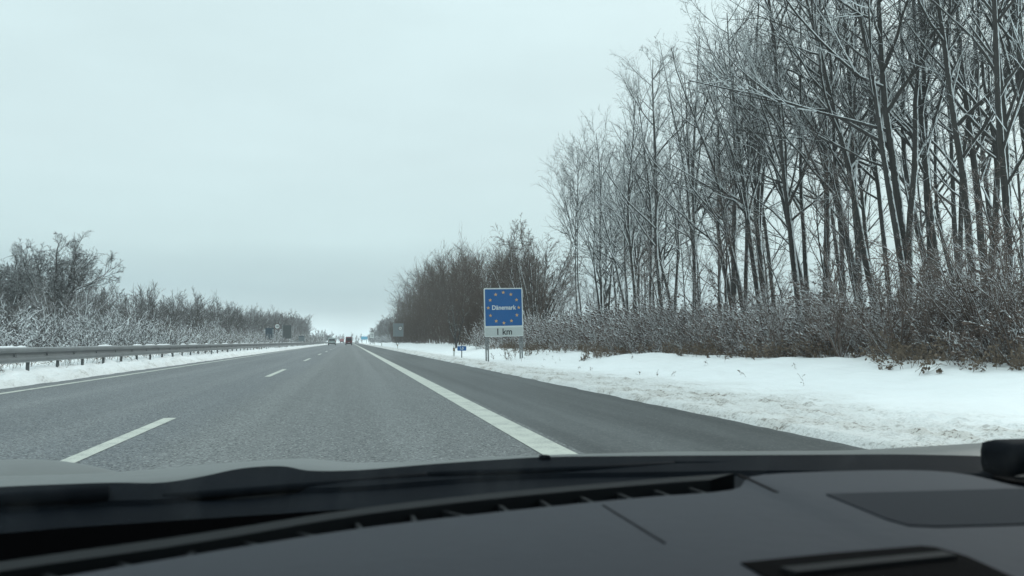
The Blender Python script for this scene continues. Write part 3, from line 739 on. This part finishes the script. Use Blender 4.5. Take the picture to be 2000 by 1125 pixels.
# ------------------------------------------------------------------ guardrail
gr = empty('guardrail', (-7.4, 0, 0))
tag(gr, 'long galvanised steel guardrail with snow on its top edge beside the overtaking lane', 'guardrail')
prof = [(-.02, .815), (.02, .815), (.055, .79), (.062, .745), (.055, .70), (.0, .672), (-.005, .63), (.0, .60), (.055, .572), (.062, .53), (.055, .49), (.02, .468), (-.0, .462), (-.0, .475), (.012, .48), (.03, .495), (.04, .53), (.03, .56), (-.02, .59), (-.025, .63), (-.02, .682), (.03, .71), (.04, .745), (.03, .785), (-.02, .795)]
def beam_mesh(L):
    b = MB(); n = len(prof)
    lo = [b.bm.verts.new((x, 0, z)) for x, z in prof]; hi = [b.bm.verts.new((x, L, z)) for x, z in prof]
    for i in range(n): b.bm.faces.new((lo[i], lo[(i+1) % n], hi[(i+1) % n], hi[i]))
    b.bm.faces.new(lo[::-1]); b.bm.faces.new(hi)
    b.box(-.055, .0, 0, L, .798, .806)          # top flange of the box beam behind
    b.mi = 1
    for yy in np.arange(1.0, L, 2.0):
        b.cyl((.002, yy, .635), (.03, yy, .635), .032, .026, 8)
    b.mi = 0
    return b.mesh('beam')
bmh = beam_mesh(4.0); set_mats(bmh, [M['zinc'], M['bolt']])
pm = MB().box(-.06, -.01, -.055, .055, -.25, .60, .006).box(-.05, -.030, -.06, .06, .56, .70, .004); pme = pm.mesh('post'); set_mats(pme, [M['zinc_dark']])
for k in range(86):
    o = link('rail_beam', bmh, None, gr, (0, -4 + 4 * k + 1.0, 0))
for k in range(170):
    o = link('post', pme, None, gr, (-.06, -3 + 2 * k + .08, 0))
# snow lying on the rail
r = np.random.default_rng(9)
for k in range(34):
    y0 = [17.6, 19.0, 20.2, 26.2, 30.2, 31.9][k] if k < 6 else 34 + (k - 6) * 3.4 + r.uniform(-1, 1)
    Lp = [1.1, 1.2, .5, 1.4, 1.2, 1.5][k] if k < 6 else r.uniform(.6, 2.6)
    N = 12; G = MB(); A = []; 
    for j in range(N + 1):
        t = j / N; s_ = math.sin(math.pi * min(max(t, .02), .98)) ** .35; hh_ = (.035 + .015 * r.random()) * s_; ww = (.035 + .01 * r.random()) * (.4 + .6 * s_)
        A.append([(-.02 + ww * math.cos(a), y0 + Lp * t, .812 + hh_ * max(0, math.sin(a)) ** .8) for a in np.linspace(0, math.pi, 6)])
    for j in range(N): G.strip(A[j], A[j+1])
    bmesh.ops.remove_doubles(G.bm, verts=G.bm.verts, dist=.0002)
    o = G.build('snow_cap', M['clump'], gr, smooth=True)

# ------------------------------------------------------------------ signs
def text_mesh(body, size, name, align='CENTER', extrude=.002, squeeze=1.0, bold=.0, width=None):
    c = bpy.data.curves.new(name, 'FONT'); c.body = body; c.size = size; c.align_x = align; c.align_y = 'CENTER'; c.extrude = extrude; c.offset = bold
    c.space_character = 1.02
    o = bpy.data.objects.new(name, c); C.objects.link(o)
    dg = bpy.context.evaluated_depsgraph_get(); dg.update()
    me = bpy.data.meshes.new_from_object(o.evaluated_get(dg), preserve_all_data_layers=False, depsgraph=dg)
    bpy.data.objects.remove(o); bpy.data.curves.remove(c)
    me.transform(Matrix.Rotation(math.pi/2, 4, 'X') @ Matrix.Diagonal((squeeze, 1, 1, 1)))
    me.name = name
    if width:
        xs_ = [v.co.x for v in me.vertices]; k = width / (max(xs_) - min(xs_)); c0 = (max(xs_) + min(xs_)) / 2
        for v in me.vertices: v.co.x = (v.co.x - c0) * k
    return me
def rrect(x0, x1, z0, z1, rad, y0, y1, mb, n=5):
    pts = []
    for cx, cz, a0 in ((x1-rad, z1-rad, 0), (x0+rad, z1-rad, 90), (x0+rad, z0+rad, 180), (x1-rad, z0+rad, 270)):
        for k in range(n+1):
            a = math.radians(a0 + 90*k/n); pts.append((cx + rad*math.cos(a), cz + rad*math.sin(a)))
    bm = mb.bm; b = set(bm.faces)
    f0 = [bm.verts.new((x, y0, z)) for x, z in pts]; f1 = [bm.verts.new((x, y1, z)) for x, z in pts]
    bm.faces.new(f0[::-1]); bm.faces.new(f1); k = len(pts)
    for i in range(k): bm.faces.new((f0[i], f0[(i+1) % k], f1[(i+1) % k], f1[i]))
    mb._m(b); return mb

SGX, SGY = 7.68, 40.0
sg = empty('border_sign', (SGX, SGY, 0)); sg.rotation_euler = (0, math.radians(-1.3), 0)
tag(sg, 'blue border sign with a ring of stars reading Dänemark 1 km, on steel posts', 'road sign')
rrect(-1.0, 1.0, 1.20, 3.66, .07, -.012, .02, MB()).build('sign_plate', M['white'], sg)
rrect(-.965, .965, 1.235, 1.66, .04, -.0155, -.0125, MB()).build('distance_plate', M['offwhite'], sg)
rrect(-.945, .945, 1.745, 3.60, .04, -.0155, -.0125, MB()).build('blue_field', M['blue'], sg)
o = link('lettering', text_mesh('Dänemark', .315, 'lettering', bold=.007, width=1.24), M['white'], sg, (.03, -.019, 2.66))
o = link('distance_lettering', text_mesh('1 km', .44, 'distance_lettering', bold=.008, width=.76), M['black'], sg, (.03, -.019, 1.435))
def star_mesh(R):
    b = MB(); pts = []
    for k in range(10):
        a = math.pi/2 + k*math.pi/5; q = R if k % 2 == 0 else R*.40; pts.append((q*math.cos(a), q*math.sin(a)))
    f0 = [b.bm.verts.new((x, -.003, z)) for x, z in pts]; f1 = [b.bm.verts.new((x, 0, z)) for x, z in pts]; c = b.bm.verts.new((0, -.0035, 0)); c2 = b.bm.verts.new((0, 0, 0))
    for i in range(10):
        b.bm.faces.new((f0[i], f0[(i+1) % 10], f1[(i+1) % 10], f1[i])); b.bm.faces.new((c, f0[(i+1) % 10], f0[i])); b.bm.faces.new((c2, f1[i], f1[(i+1) % 10]))
    return b.mesh('star')
stm = star_mesh(.098); set_mats(stm, [M['star']])
for k in range(12):
    a = math.pi/2 + k * math.pi/6
    link('star', stm, None, sg, (.785 * math.cos(a), -.0165, 2.66 + .775 * math.sin(a)))
for x in (-.93, -.82, .82, .93):
    MB().cyl((x, .06, -.6), (x, .06, 3.3), .038, n=12).build('post', M['zinc'], sg, smooth=True)
for z in (1.4, 2.1, 3.0):
    MB().box(-.98, .98, .021, .035, z, z+.05).build('cross_rail', M['zinc'], sg)

# small kilometre plate
kmx, kmy = 6.60, 48.0
k_ = empty('kilometre_sign', (kmx, kmy, float(zt(kmx, kmy)))); z0 = float(zt(kmx, kmy))
tag(k_, 'small blue kilometre plate on one post beside the black and white delineator', 'road sign')
rrect(-.27, .27, .40 - z0, .67 - z0, .04, -.01, .01, MB()).build('sign_plate', M['blue_km'], k_)
link('lettering', text_mesh('1,0', .20, 'lettering', bold=.004), M['white'], k_, (-.02, -.014, .535 - z0))
MB().cyl((0, .04, -.4), (0, .04, .72 - z0), .030, n=10).build('post', M['zinc_dark'], k_, smooth=True)

# delineators
def delineator_parts():
    b = MB().prism([(-.06, -.05), (.06, -.05), (.035, .05), (-.035, .05)], -.5, .62)
    top = b.bm; me = b.mesh('body', bevel=.006)
    for v in me.vertices:
        if v.co.z > .5: v.co.z += .05 * (-v.co.x / .06)
    band = MB().prism([(-.062, -.052), (.062, -.052), (.037, .052), (-.037, .052)], .33, .52).mesh('band')
    for v in band.vertices: v.co.z += .35 * (-v.co.x) * 1.0
    refl = MB().box(-.02, .02, -.058, -.0525, .37, .48).mesh('reflector')
    set_mats(me, [M['plastic']]); set_mats(band, [M['black']]); set_mats(refl, [M['star']])
    return me, band, refl
dl = delineator_parts()
DL = [(6.30, 49.4, 'white delineator post with slanted black band beside the small blue kilometre plate'), (5.75, 99.5, 'second delineator post along the right shoulder, before the dark wood'),
      (5.75, 149.5, 'distant delineator post beside the grey signboard'), (5.9, 199.5, 'far delineator post past the grey signboard'), (5.9, 249.5, 'farthest delineator post along the right shoulder')]
for x, y, lab in DL:
    e = empty('delineator', (x, y, float(zt(x, y)) + .02)); tag(e, lab, 'delineator', 'delineators along the right shoulder')
    link('body', dl[0], None, e); link('band', dl[1], None, e); link('reflector', dl[2], None, e)

# grey signboard with round limit sign on the right
def ring_sign(parent, cx, cz, R, text, y=-.03, ringm='red'):
    MB().cyl((cx, y, cz), (cx, y+.02, cz), R, n=28).build('ring', M[ringm], parent)
    MB().cyl((cx, y-.003, cz), (cx, y-.0005, cz), R*.76, n=28).build('disc', M['white'], parent)
    link('lettering', text_mesh(text, R*(.95 if len(text) < 3 else .74), 'lettering', bold=.006), M['black'], parent, (cx, y-.006, cz))
gb = empty('grey_signboard', (9.65, 165, 0)); tag(gb, 'tall grey signboard with a small round limit sign on it before the dark wood', 'road sign')
rrect(-1.05, 1.05, 1.95, 4.65, .05, -.02, .03, MB()).build('board', M['alu'], gb)
ring_sign(gb, .40, 3.62, .42, '80')
for x in (-.35, .15): MB().cyl((x, .08, -.6), (x, .08, 4.4), .06, n=10).build('post', M['zinc_dark'], gb, smooth=True)
for x in (-1.0, 1.0): MB().box(x-.04, x+.04, -.03, -.021, 2.0, 4.6).build('edge_strip', M['zinc'], gb)

sp = empty('speed_sign', (-9.0, 105, 0)); tag(sp, 'round speed limit sign reading 100 on a post beyond the guardrail', 'road sign')
ring_sign(sp, 0.05, 2.85, .38, '100')
MB().cyl((.05, .04, -.5), (.05, .04, 3.0), .035, n=8).build('post', M['zinc'], sp, smooth=True)
bb = empty('blue_board', (-9.78, 104, 0)); tag(bb, 'dull blue board with a column of white bars standing beyond the guardrail', 'road sign')
rrect(-.5, .5, 1.2, 2.63, .03, -.02, .02, MB()).build('board', M['blue_dark'], bb)
for k in range(5): MB().box(.34, .5, -.026, -.0205, 1.32 + .25*k, 1.42 + .25*k).build('white_bar', M['offwhite'], bb)
for x in (-.4, .4): MB().cyl((x, .05, -.5), (x, .05, 2.5), .03, n=8).build('post', M['zinc'], bb)
gp = empty('signboard', (-8.55, 116, 0)); tag(gp, 'tall dark grey back of a sign with pale posts beyond the guardrail', 'road sign')
MB().box(-.55, .55, -.02, .02, 1.35, 3.2).build('board', M['zinc_dark'], gp)
for x in (-.60, .62): MB().cyl((x, -.05, -.5), (x, -.05, 3.22), .04, n=8).build('post', M['zinc'], gp)
g2 = empty('signboard', (-7.95, 140, 0)); tag(g2, 'small pale grey panel on a low frame behind the guardrail, past the tall grey one', 'road sign')
MB().box(-.48, .48, -.02, .02, 1.02, 1.75).build('board', M['alu'], g2); MB().box(-.48, .48, -.03, .03, 1.76, 1.9).build('hood', M['blue_dark'], g2)
for x in (-.4, .4): MB().cyl((x, .05, -.5), (x, .05, 1.8), .04, n=8).build('post', M['zinc_dark'], g2)
def lane_sign(x, y, z0, z1, w, lab):
    e = empty('lane_sign', (x, y, 0)); tag(e, lab, 'road sign')
    rrect(-w/2, w/2, z0, z1, .05, -.03, .03, MB()).build('board', M['white'], e)
    for xx in (-w*.2, w*.22):
        zc = (z0+z1)/2; hgt = (z1-z0)*.36
        b = MB(); b.box(xx-.09, xx+.09, -.04, -.031, zc-hgt, zc+hgt*.4)
        b.bm.faces.new([b.bm.verts.new(p) for p in ((xx-.22, -.041, zc+hgt*.35), (xx+.22, -.041, zc+hgt*.35), (xx, -.041, zc+hgt))])
        b.build('arrow', M['black'], e)
    for xx in (-w*.3, w*.3): MB().cyl((xx, .08, -.6), (xx, .08, z1-.1), .07, n=8).build('post', M['zinc_dark'], e)
lane_sign(7.42, 280, 2.2, 4.05, 1.30, 'small white board with two black arrows beside the shoulder at the far clump')
lane_sign(-11.05, 330, 2.0, 4.3, 1.7, 'small white board with two black arrows beyond the guardrail end')
e = empty('sign_back', (-10.3, 395, 0)); tag(e, 'dark back of a distant sign beside the grey van', 'road sign')
MB().box(-.85, .85, -.03, .03, 1.4, 3.9).build('board', M['zinc_dark'], e)
for x in (-.5, .5): MB().cyl((x, .08, -.5), (x, .08, 3.6), .08, n=8).build('post', M['zinc_dark'], e)
for x, y, hgt, lab in ((-11.75, 402, 6.6, 'dark mast above the distant sign back beside the grey van'), (1.1, 640, 8.0, 'thin mast rising beside the dark red van'), ):
    e = empty('mast', (x, y, 0)); tag(e, lab, 'mast')
    MB().cyl((0, 0, -.5), (0, 0, hgt), .16, .09, 8).build('pole', M['zinc_dark'], e); MB().box(-.25, .25, -.1, .1, hgt-.1, hgt+.12).build('head', M['zinc_dark'], e)
e = empty('blue_signboard', (6.9, 395, 0)); tag(e, 'light blue signboard low over the snow at the far end of the shoulder', 'road sign')
MB().box(-1.5, 1.5, -.03, .03, 1.9, 3.4, .0).build('board', M['lightblue'], e); MB().box(-1.5, 1.5, -.035, .035, 1.62, 1.895).build('base_strip', M['white'], e)
for x in (-1.1, 1.1): MB().cyl((x, .08, -.5), (x, .08, 3.2), .08, n=8).build('post', M['zinc_dark'], e)

# ------------------------------------------------------------------ vehicles
def wheel(parent, x, y, R, w=.2):
    t = MB().cyl((x-w/2, y, R), (x+w/2, y, R), R, n=20).build('wheel', M['tyre'], parent, bevel=.02)
    MB().cyl((x-w/2-.004, y, R), (x+w/2+.004, y, R), R*.55, n=14).build('rim', M['zinc'], t)
def van(name, x, y, w, h, L, body, lab, cat='van', window=True, prof=None, glassz=None):
    e = empty(name, (x, y, 0)); tag(e, lab, cat)
    prof = prof or [(0, .32), (L, .32), (L, .85), (L-.35, 1.05), (L-1.15, h-.05), (L-1.6, h), (.12, h), (.02, h-.25), (0, .9)]
    MB().prism_x(prof, -w/2, w/2, .10, 1.0).build('body', M[body], e, bevel=.05)
    gz = glassz or (h*.56, h*.86)
    if window: MB().box(-w*.36, w*.36, -.012, .05, gz[0], gz[1], .004).build('rear_window', M['car_glass'], e)
    MB().box(-w*.48, w*.48, -.10, .0, .30, .52, .03).build('bumper', M['black'], e)
    for s_ in (-1, 1):
        MB().box(s_*w*.45-.07, s_*w*.45+.07, -.02, .06, .85, 1.25, .01).build('tail_light', M['lamp_red'], e)
        for yy in (.75, L-.85): wheel(e, s_*(w/2-.12), yy, .33)
    MB().box(-.26, .26, -.025, -.013, .62, .73).build('number_plate', M['white'], e)
    return e
van('red_van', -.22, 208, 1.68, 2.14, 4.8, 'van_red', 'dark red van driving ahead in the same lane')
van('grey_van', -4.40, 208, 1.95, 1.92, 4.9, 'van_white', 'pale grey van driving ahead in the overtaking lane', glassz=(1.15, 1.55))
# red lorry far ahead in the overtaking lane
e = empty('lorry', (-4.9, 520, 0)); tag(e, 'tiny red lorry between the two vans far ahead on the road', 'lorry')
MB().box(-1.25, 1.25, 0, 9, 1.0, 2.7, .05).build('cargo_box', M['truck_red'], e); MB().box(-1.2, 1.2, 9.2, 11.2, .6, 2.6, .1).build('cab', M['truck_red'], e)
MB().box(-1.2, 1.2, -.1, 0, .5, .9).build('bumper', M['black'], e)
for s_ in (-1, 1):
    for yy in (1.2, 2.6, 10): wheel(e, s_*1.05, yy, .5, .3)
van('white_car', 3.6, 420, 1.8, 1.45, 4.4, 'van_white2', 'white car standing on the far shoulder below the light blue signboard', 'car', prof=[(0, .3), (4.4, .3), (4.4, .7), (3.4, .95), (2.6, 1.42), (.9, 1.45), (.05, .98), (0, .8)], glassz=(.98, 1.28))

# ------------------------------------------------------------------ the car we sit in
car = empty('car', (0, 0, 0)); tag(car, 'silver car we look out of, with its grey dashboard and black windscreen base', 'car')
ZD = .82
LIP_OUT = [(-.231, .512), (-.2, .532), (-.109, .574), (.008, .645), (.116, .685), (.203, .707), (.295, .727), (.372, .741)]
LIP_IN = [(-.223, .496), (-.193, .516), (-.105, .554), (.008, .626), (.112, .665), (.198, .688), (.287, .709), (.335, .716)]
SLOT = [(-.212, .471), (-.182, .485), (-.1, .531), (-.026, .57), (.008, .587), (.104, .618), (.184, .64), (.267, .659), (.315, .661), (.352, .672)]
FINS = [(-.162, .514), (-.129, .535), (-.096, .554), (-.06, .573), (-.025, .592), (.011, .608), (.048, .622), (.085, .633), (.123, .644), (.161, .655), (.2, .663), (.237, .672), (.275, .679), (.311, .685)]
def ext(pl, dl, dr): return [(pl[0][0] + dl[0], pl[0][1] + dl[1])] + list(pl) + [(pl[-1][0] + dr[0], pl[-1][1] + dr[1])]
def resamp(pl, n):
    pl = np.array(pl, float); d = np.concatenate([[0], np.cumsum(np.linalg.norm(np.diff(pl, axis=0), axis=1))]); t = np.linspace(0, d[-1], n)
    # smooth curve through the points
    x = np.interp(t, d, pl[:, 0]); y = np.interp(t, d, pl[:, 1])
    k = np.array([1, 2, 3, 2, 1]) / 9.
    def sm(a): b = np.convolve(np.pad(a, 2, 'edge'), k, 'valid'); b[0], b[-1] = a[0], a[-1]; b[1], b[-2] = a[1], a[-2]; return b
    return np.stack([sm(x), sm(y)], 1)
N = 40
# main pad behind the vent: edge polyline then back to the driver
edge = resamp([(-.75, .20), (-.45, .33), (-.30, .42)] + SLOT + [(.36, .70), (.378, .741), (.444, .746), (.516, .745), (.585, .733), (.606, .715), (.604, .69), (.586, .638), (.60, .60), (.70, .50), (.86, .30)], 90)
inner = [(x * .9, y * .55 - .02) for x, y in edge]; back = [(x * .8, -.05) for x, y in edge]
pad = MB()
def z3(pl, z): return [(x, y, z) for x, y in pl]
pad.strip(z3(edge, ZD - .03), z3(edge, ZD - .002)); 
pad.strip(z3(edge, ZD - .002), [(x * .995, y * .99, ZD) for x, y in edge]); pad.strip([(x * .995, y * .99, ZD) for x, y in edge], z3(inner, ZD)); pad.strip(z3(inner, ZD), z3(back, ZD - .03)); pad.strip(z3(back, ZD - .03), z3(back, ZD - .4))
bmesh.ops.remove_doubles(pad.bm, verts=pad.bm.verts, dist=.0001)
dash = pad.build('dashboard', M['pad'], car, smooth=True)
# vent: black trough, lip strip and fins
lo = resamp(ext(LIP_OUT, (-.25, -.14), (.0, .0)), N); li = resamp(ext(LIP_IN, (-.25, -.14), (.0, .0)), N); se = resamp([(-.47, .30)] + SLOT[:-1] + [(.345, .672)], N)
v_ = MB().strip(z3(se, ZD - .012), z3(li, ZD - .012)).build('vent_trough', M['slotdark'], dash)
l_ = MB(); l_.strip(z3(li, ZD - .02), z3(li, ZD)); l_.strip(z3(li, ZD), z3(lo, ZD + .001)); l_.strip(z3(lo, ZD + .001), z3(lo, ZD - .06)); l_.build('vent_lip', M['lip'], dash, smooth=False)
sen = np.array(se); lin_ = np.array(li)
for i, (fx, fy) in enumerate(FINS):
    a = sen[np.argmin(np.hypot(sen[:, 0] - fx, sen[:, 1] - fy))]; b_ = lin_[np.argmin(np.hypot(lin_[:, 0] - fx, lin_[:, 1] - fy))]
    d = Vector((b_[0] - a[0], b_[1] - a[1], 0)); d.normalize()
    t_ = Vector((d.y, -d.x, 0)); c_ = Vector((fx, fy, 0)); q = .0018; lean_ = t_ * (.004 if i > 5 else -.004)
    A = c_ - d * .022 - t_*q; B = c_ - d * .022 + t_*q; E_ = c_ + d * .022 + t_*q + lean_; F_ = c_ + d * .022 - t_*q + lean_
    MB().prism([(p.x, p.y) for p in (A, B, E_, F_)], ZD - .012, ZD - .005).build('vent_fin', M['lip'], dash)
# seams, speaker cloth, lower display slot
def seam(p, q, w=.0012):
    p, q = Vector(p + (0,)), Vector(q + (0,)); d = (q - p).normalized(); t = Vector((d.y, -d.x, 0)) * w
    return MB().prism([(v.x, v.y) for v in (p - t, p + t, q + t, q - t)], ZD - .001, ZD + .0006)
seam((.375, .738), (.363, .645), .0020).build('seam', M['dark'], dash)
seam((.199, .622), (.201, .498), .0007).build('seam', M['dark'], dash)
MB().prism([(.398, .626), (.566, .616), (.66, .600), (.63, .52), (.512, .495), (.455, .498), (.405, .503), (.388, .51), (.386, .53)][::-1], ZD - .001, ZD + .0012).build('speaker_cloth', M['pad2'], dash)
MB().prism([(.226, .444), (.29, .452), (.356, .457), (.363, .452), (.366, .43), (.354, .36), (.226, .36)][::-1], ZD - .001, ZD + .0012).build('display_slot', M['slotdark'], dash)
MB().prism([(.238, .421), (.30, .428), (.352, .433), (.354, .424), (.30, .418), (.242, .411)][::-1], ZD + .0013, ZD + .004).build('slot_bar', M['lip'], dash)
MB().prism([(.603, .672), (.655, .625), (.70, .56), (.68, .55), (.625, .60), (.600, .645)][::-1], ZD - .001, ZD + .0018).build('side_vent', M['slotdark'], dash)
MB().prism([(.612, .655), (.618, .650), (.640, .66), (.634, .665)][::-1], ZD + .0019, ZD + .004).build('vent_fin', M['lip'], dash)
# windscreen base: inner channel, its shade coloured in black; cowl and wipers outside
COWL = [(-.80, .90), (-.60, .97), (-.456, 1.003), (-.389, 1.027), (-.257, 1.032), (-.217, 1.006), (-.172, 1.055), (-.138, 1.118), (-.081, 1.129), (-.054, 1.067), (.013, 1.062), (.112, 1.099), (.27, 1.136), (.451, 1.111), (.792, 1.058), (.893, 1.021), (1.023, .944), (1.1, .85)]
cw = resamp(COWL, 120)
ci = np.stack([cw[:, 0] * .93, np.interp(cw[:, 0], [-.8, -.3, .2, .6, 1.1], [.78, .90, .96, .93, .72])], 1)
fl = np.stack([np.clip(cw[:, 0] * .75, -.6, .8), np.interp(cw[:, 0], [-.8, -.2, .3, .6, 1.1], [.2, .50, .70, .70, .35])], 1)
ch = MB(); ch.strip(z3(fl, .74), z3(ci, .735)); ch.strip(z3(ci, .735), z3(ci, .762)); ch.build('windscreen_base', M['dark'], car)
co = MB(); zmid = .775; co.mi = 1
mid = (cw * .55 + ci * .45)
co.strip(z3(ci, .758), z3(mid, .768)); co.mi = 0; co.strip(z3(mid, .768), z3(mid * [1, 1.004], .774)); co.strip(z3(mid * [1, 1.004], .774), z3(cw, .785)); co.strip(z3(cw, .785), z3(cw * [1, 1.01], .70))
co.build('cowl', [M['cowlm'], M['dark']], car, smooth=False)
def wiper(pts, rad, knob):
    w = MB()
    for p, q in zip(pts[:-1], pts[1:]): w.cyl(p, q, rad, n=8)
    return w.build('wiper', M['cowlm'], car, smooth=True)
wiper([(-.80, .86, .775), (-.46, .965, .776), (-.262, .985, .779)], .011, None)
wiper([(-.205, .985, .772), (.10, 1.055, .776), (.45, 1.078, .776), (.62, 1.06, .774)], .006, None)
w = MB(); w.box(.838, 1.02, .90, .96, .770, .8185, .016); w.build('wiper_pivot', M['cowlm'], car, smooth=True)
MB().box(.266, .282, 1.118, 1.132, .776, .789, .004).build('washer_jet', M['cowlm'], car)
# bonnet: gently crowned panel falling away in front
sdat = [(-.60, .1490), (-.455, .1496), (-.379, .1493), (-.28, .1496), (-.2303, .1472), (-.1523, .142), (-.0797, .1393), (-.0408, .138), (-.0198, .1441), (.0122, .1462), (.1019, .147), (.1689, .1433), (.4059, .1433), (.6658, .1488), (.8057, .1461), (.8813, .1437), (1.085, .145)]
us = np.linspace(-.60, 1.085, 110); sv = np.interp(us, [a for a, _ in sdat], [b for _, b in sdat])
kk_ = np.array([1, 2, 3, 2, 1]) / 9.; sv = np.convolve(np.pad(sv, 2, 'edge'), kk_, 'valid')
rows = []
for Yh in (1.02, 1.12, 1.2, 1.3, 1.4, 1.5, 1.6, 1.75, 1.95, 2.15, 2.3):
    k = .16; rows.append([(u * Yh, Yh, CAM_H - s * Yh - k * (Yh - 1.5)**2 - (.05 if Yh < 1.05 else .02 if Yh < 1.15 else 0)) for u, s in zip(us, sv)])
rows.append([(x * 1.0, 2.36, z - .12) for x, y, z in rows[-1]]); rows.append([(x, 2.38, z - .3) for x, y, z in rows[-1]])
hd = MB()
for a, b_ in zip(rows[:-1], rows[1:]): hd.strip(a, b_)
bmesh.ops.remove_doubles(hd.bm, verts=hd.bm.verts, dist=.0001)
hd.build('bonnet', M['silver'], car, smooth=True)
# raised wing crest, with its pressed edge
fb = MB(); R_ = []
for j in range(15):
    t = j / 14; yy = 1.55 + .6 * t; hc = math.sin(math.pi * (.12 + .76 * t)) ** .7
    R_.append([(-.72 + .20 * math.cos(a), yy, .60 + .100 * hc * max(0, math.sin(a)) ** .8) for a in np.linspace(0, math.pi, 26)])
for a, b_ in zip(R_[:-1], R_[1:]): fb.strip(a, b_)
bmesh.ops.remove_doubles(fb.bm, verts=fb.bm.verts, dist=.0001)
fb.build('wing', M['silver'], car, smooth=True)
# windscreen, and unseen cabin shell added to shade the dashboard
xs = np.linspace(-.82, 1.06, 15); rows = []
for t in [0, .035] + list(np.linspace(.1, 1, 8)):
    rows.append([(x * (1 - .2 * t), (np.interp(x, [-.82, -.3, .2, .6, 1.06], [.80, .915, .975, .945, .78])) * (1 - t) + (.34 - .12 * (x - .1)**2) * t + .05 * math.sin(math.pi * t), .750 + (1.36 - .750) * t) for x in xs])
for nm, off in (('windscreen', 0), ):
    g_ = MB()
    for k, (a, b_) in enumerate(zip(rows[:-1], rows[1:])):
        g_.mi = 1 if k == 0 else 0; g_.strip(a, b_)
    bmesh.ops.remove_doubles(g_.bm, verts=g_.bm.verts, dist=.0001)
    o = g_.build('windscreen', [M['glass'], M['dark']], car, smooth=True)
    sm_ = o.modifiers.new('thickness', 'SOLIDIFY'); sm_.thickness = .005; sm_.offset = 1
rf = MB().box(-.64, .84, -1.5, .33, 1.365, 1.42, .02); rf.build('unseen_roof', M['liner'], car)
for x0, x1 in ((-.86, -.80), (1.08, 1.14)):
    MB().box(x0, x1, -1.6, .75, .20, .80, .01).build('unseen_door', M['silver'], car)
MB().box(-.80, 1.08, -1.6, .7, .18, .22).build('floor_pan', M['dark'], car)
MB().box(-.80, 1.08, -1.62, -1.56, .22, 1.36).build('unseen_bulkhead', M['liner'], car)
for s_, xb, xt in ((-1, -.83, -.66), (1, 1.09, .87)):
    MB().cyl((xb, .80 if s_ > 0 else .82, .76), (xt, .27, 1.38), .03, n=8).build('pillar', M['liner'], car, smooth=True)

# ------------------------------------------------------------------ cold hazy air over the whole place
hz = MB().box(-2600, 2600, -70, 3010, -3.0, 32.0).build('haze', None)
hm = bpy.data.materials.new('haze_air'); hm.use_nodes = True; n = hm.node_tree; n.nodes.clear()
o_ = n.nodes.new('ShaderNodeOutputMaterial'); pv = n.nodes.new('ShaderNodeVolumePrincipled')
pv.inputs['Color'].default_value = (.93, .97, 1.0, 1); pv.inputs['Density'].default_value = .0005; pv.inputs['Anisotropy'].default_value = .2
n.links.new(pv.outputs[0], o_.inputs['Volume']); hz.data.materials.append(hm); tag(hz, kind='stuff')
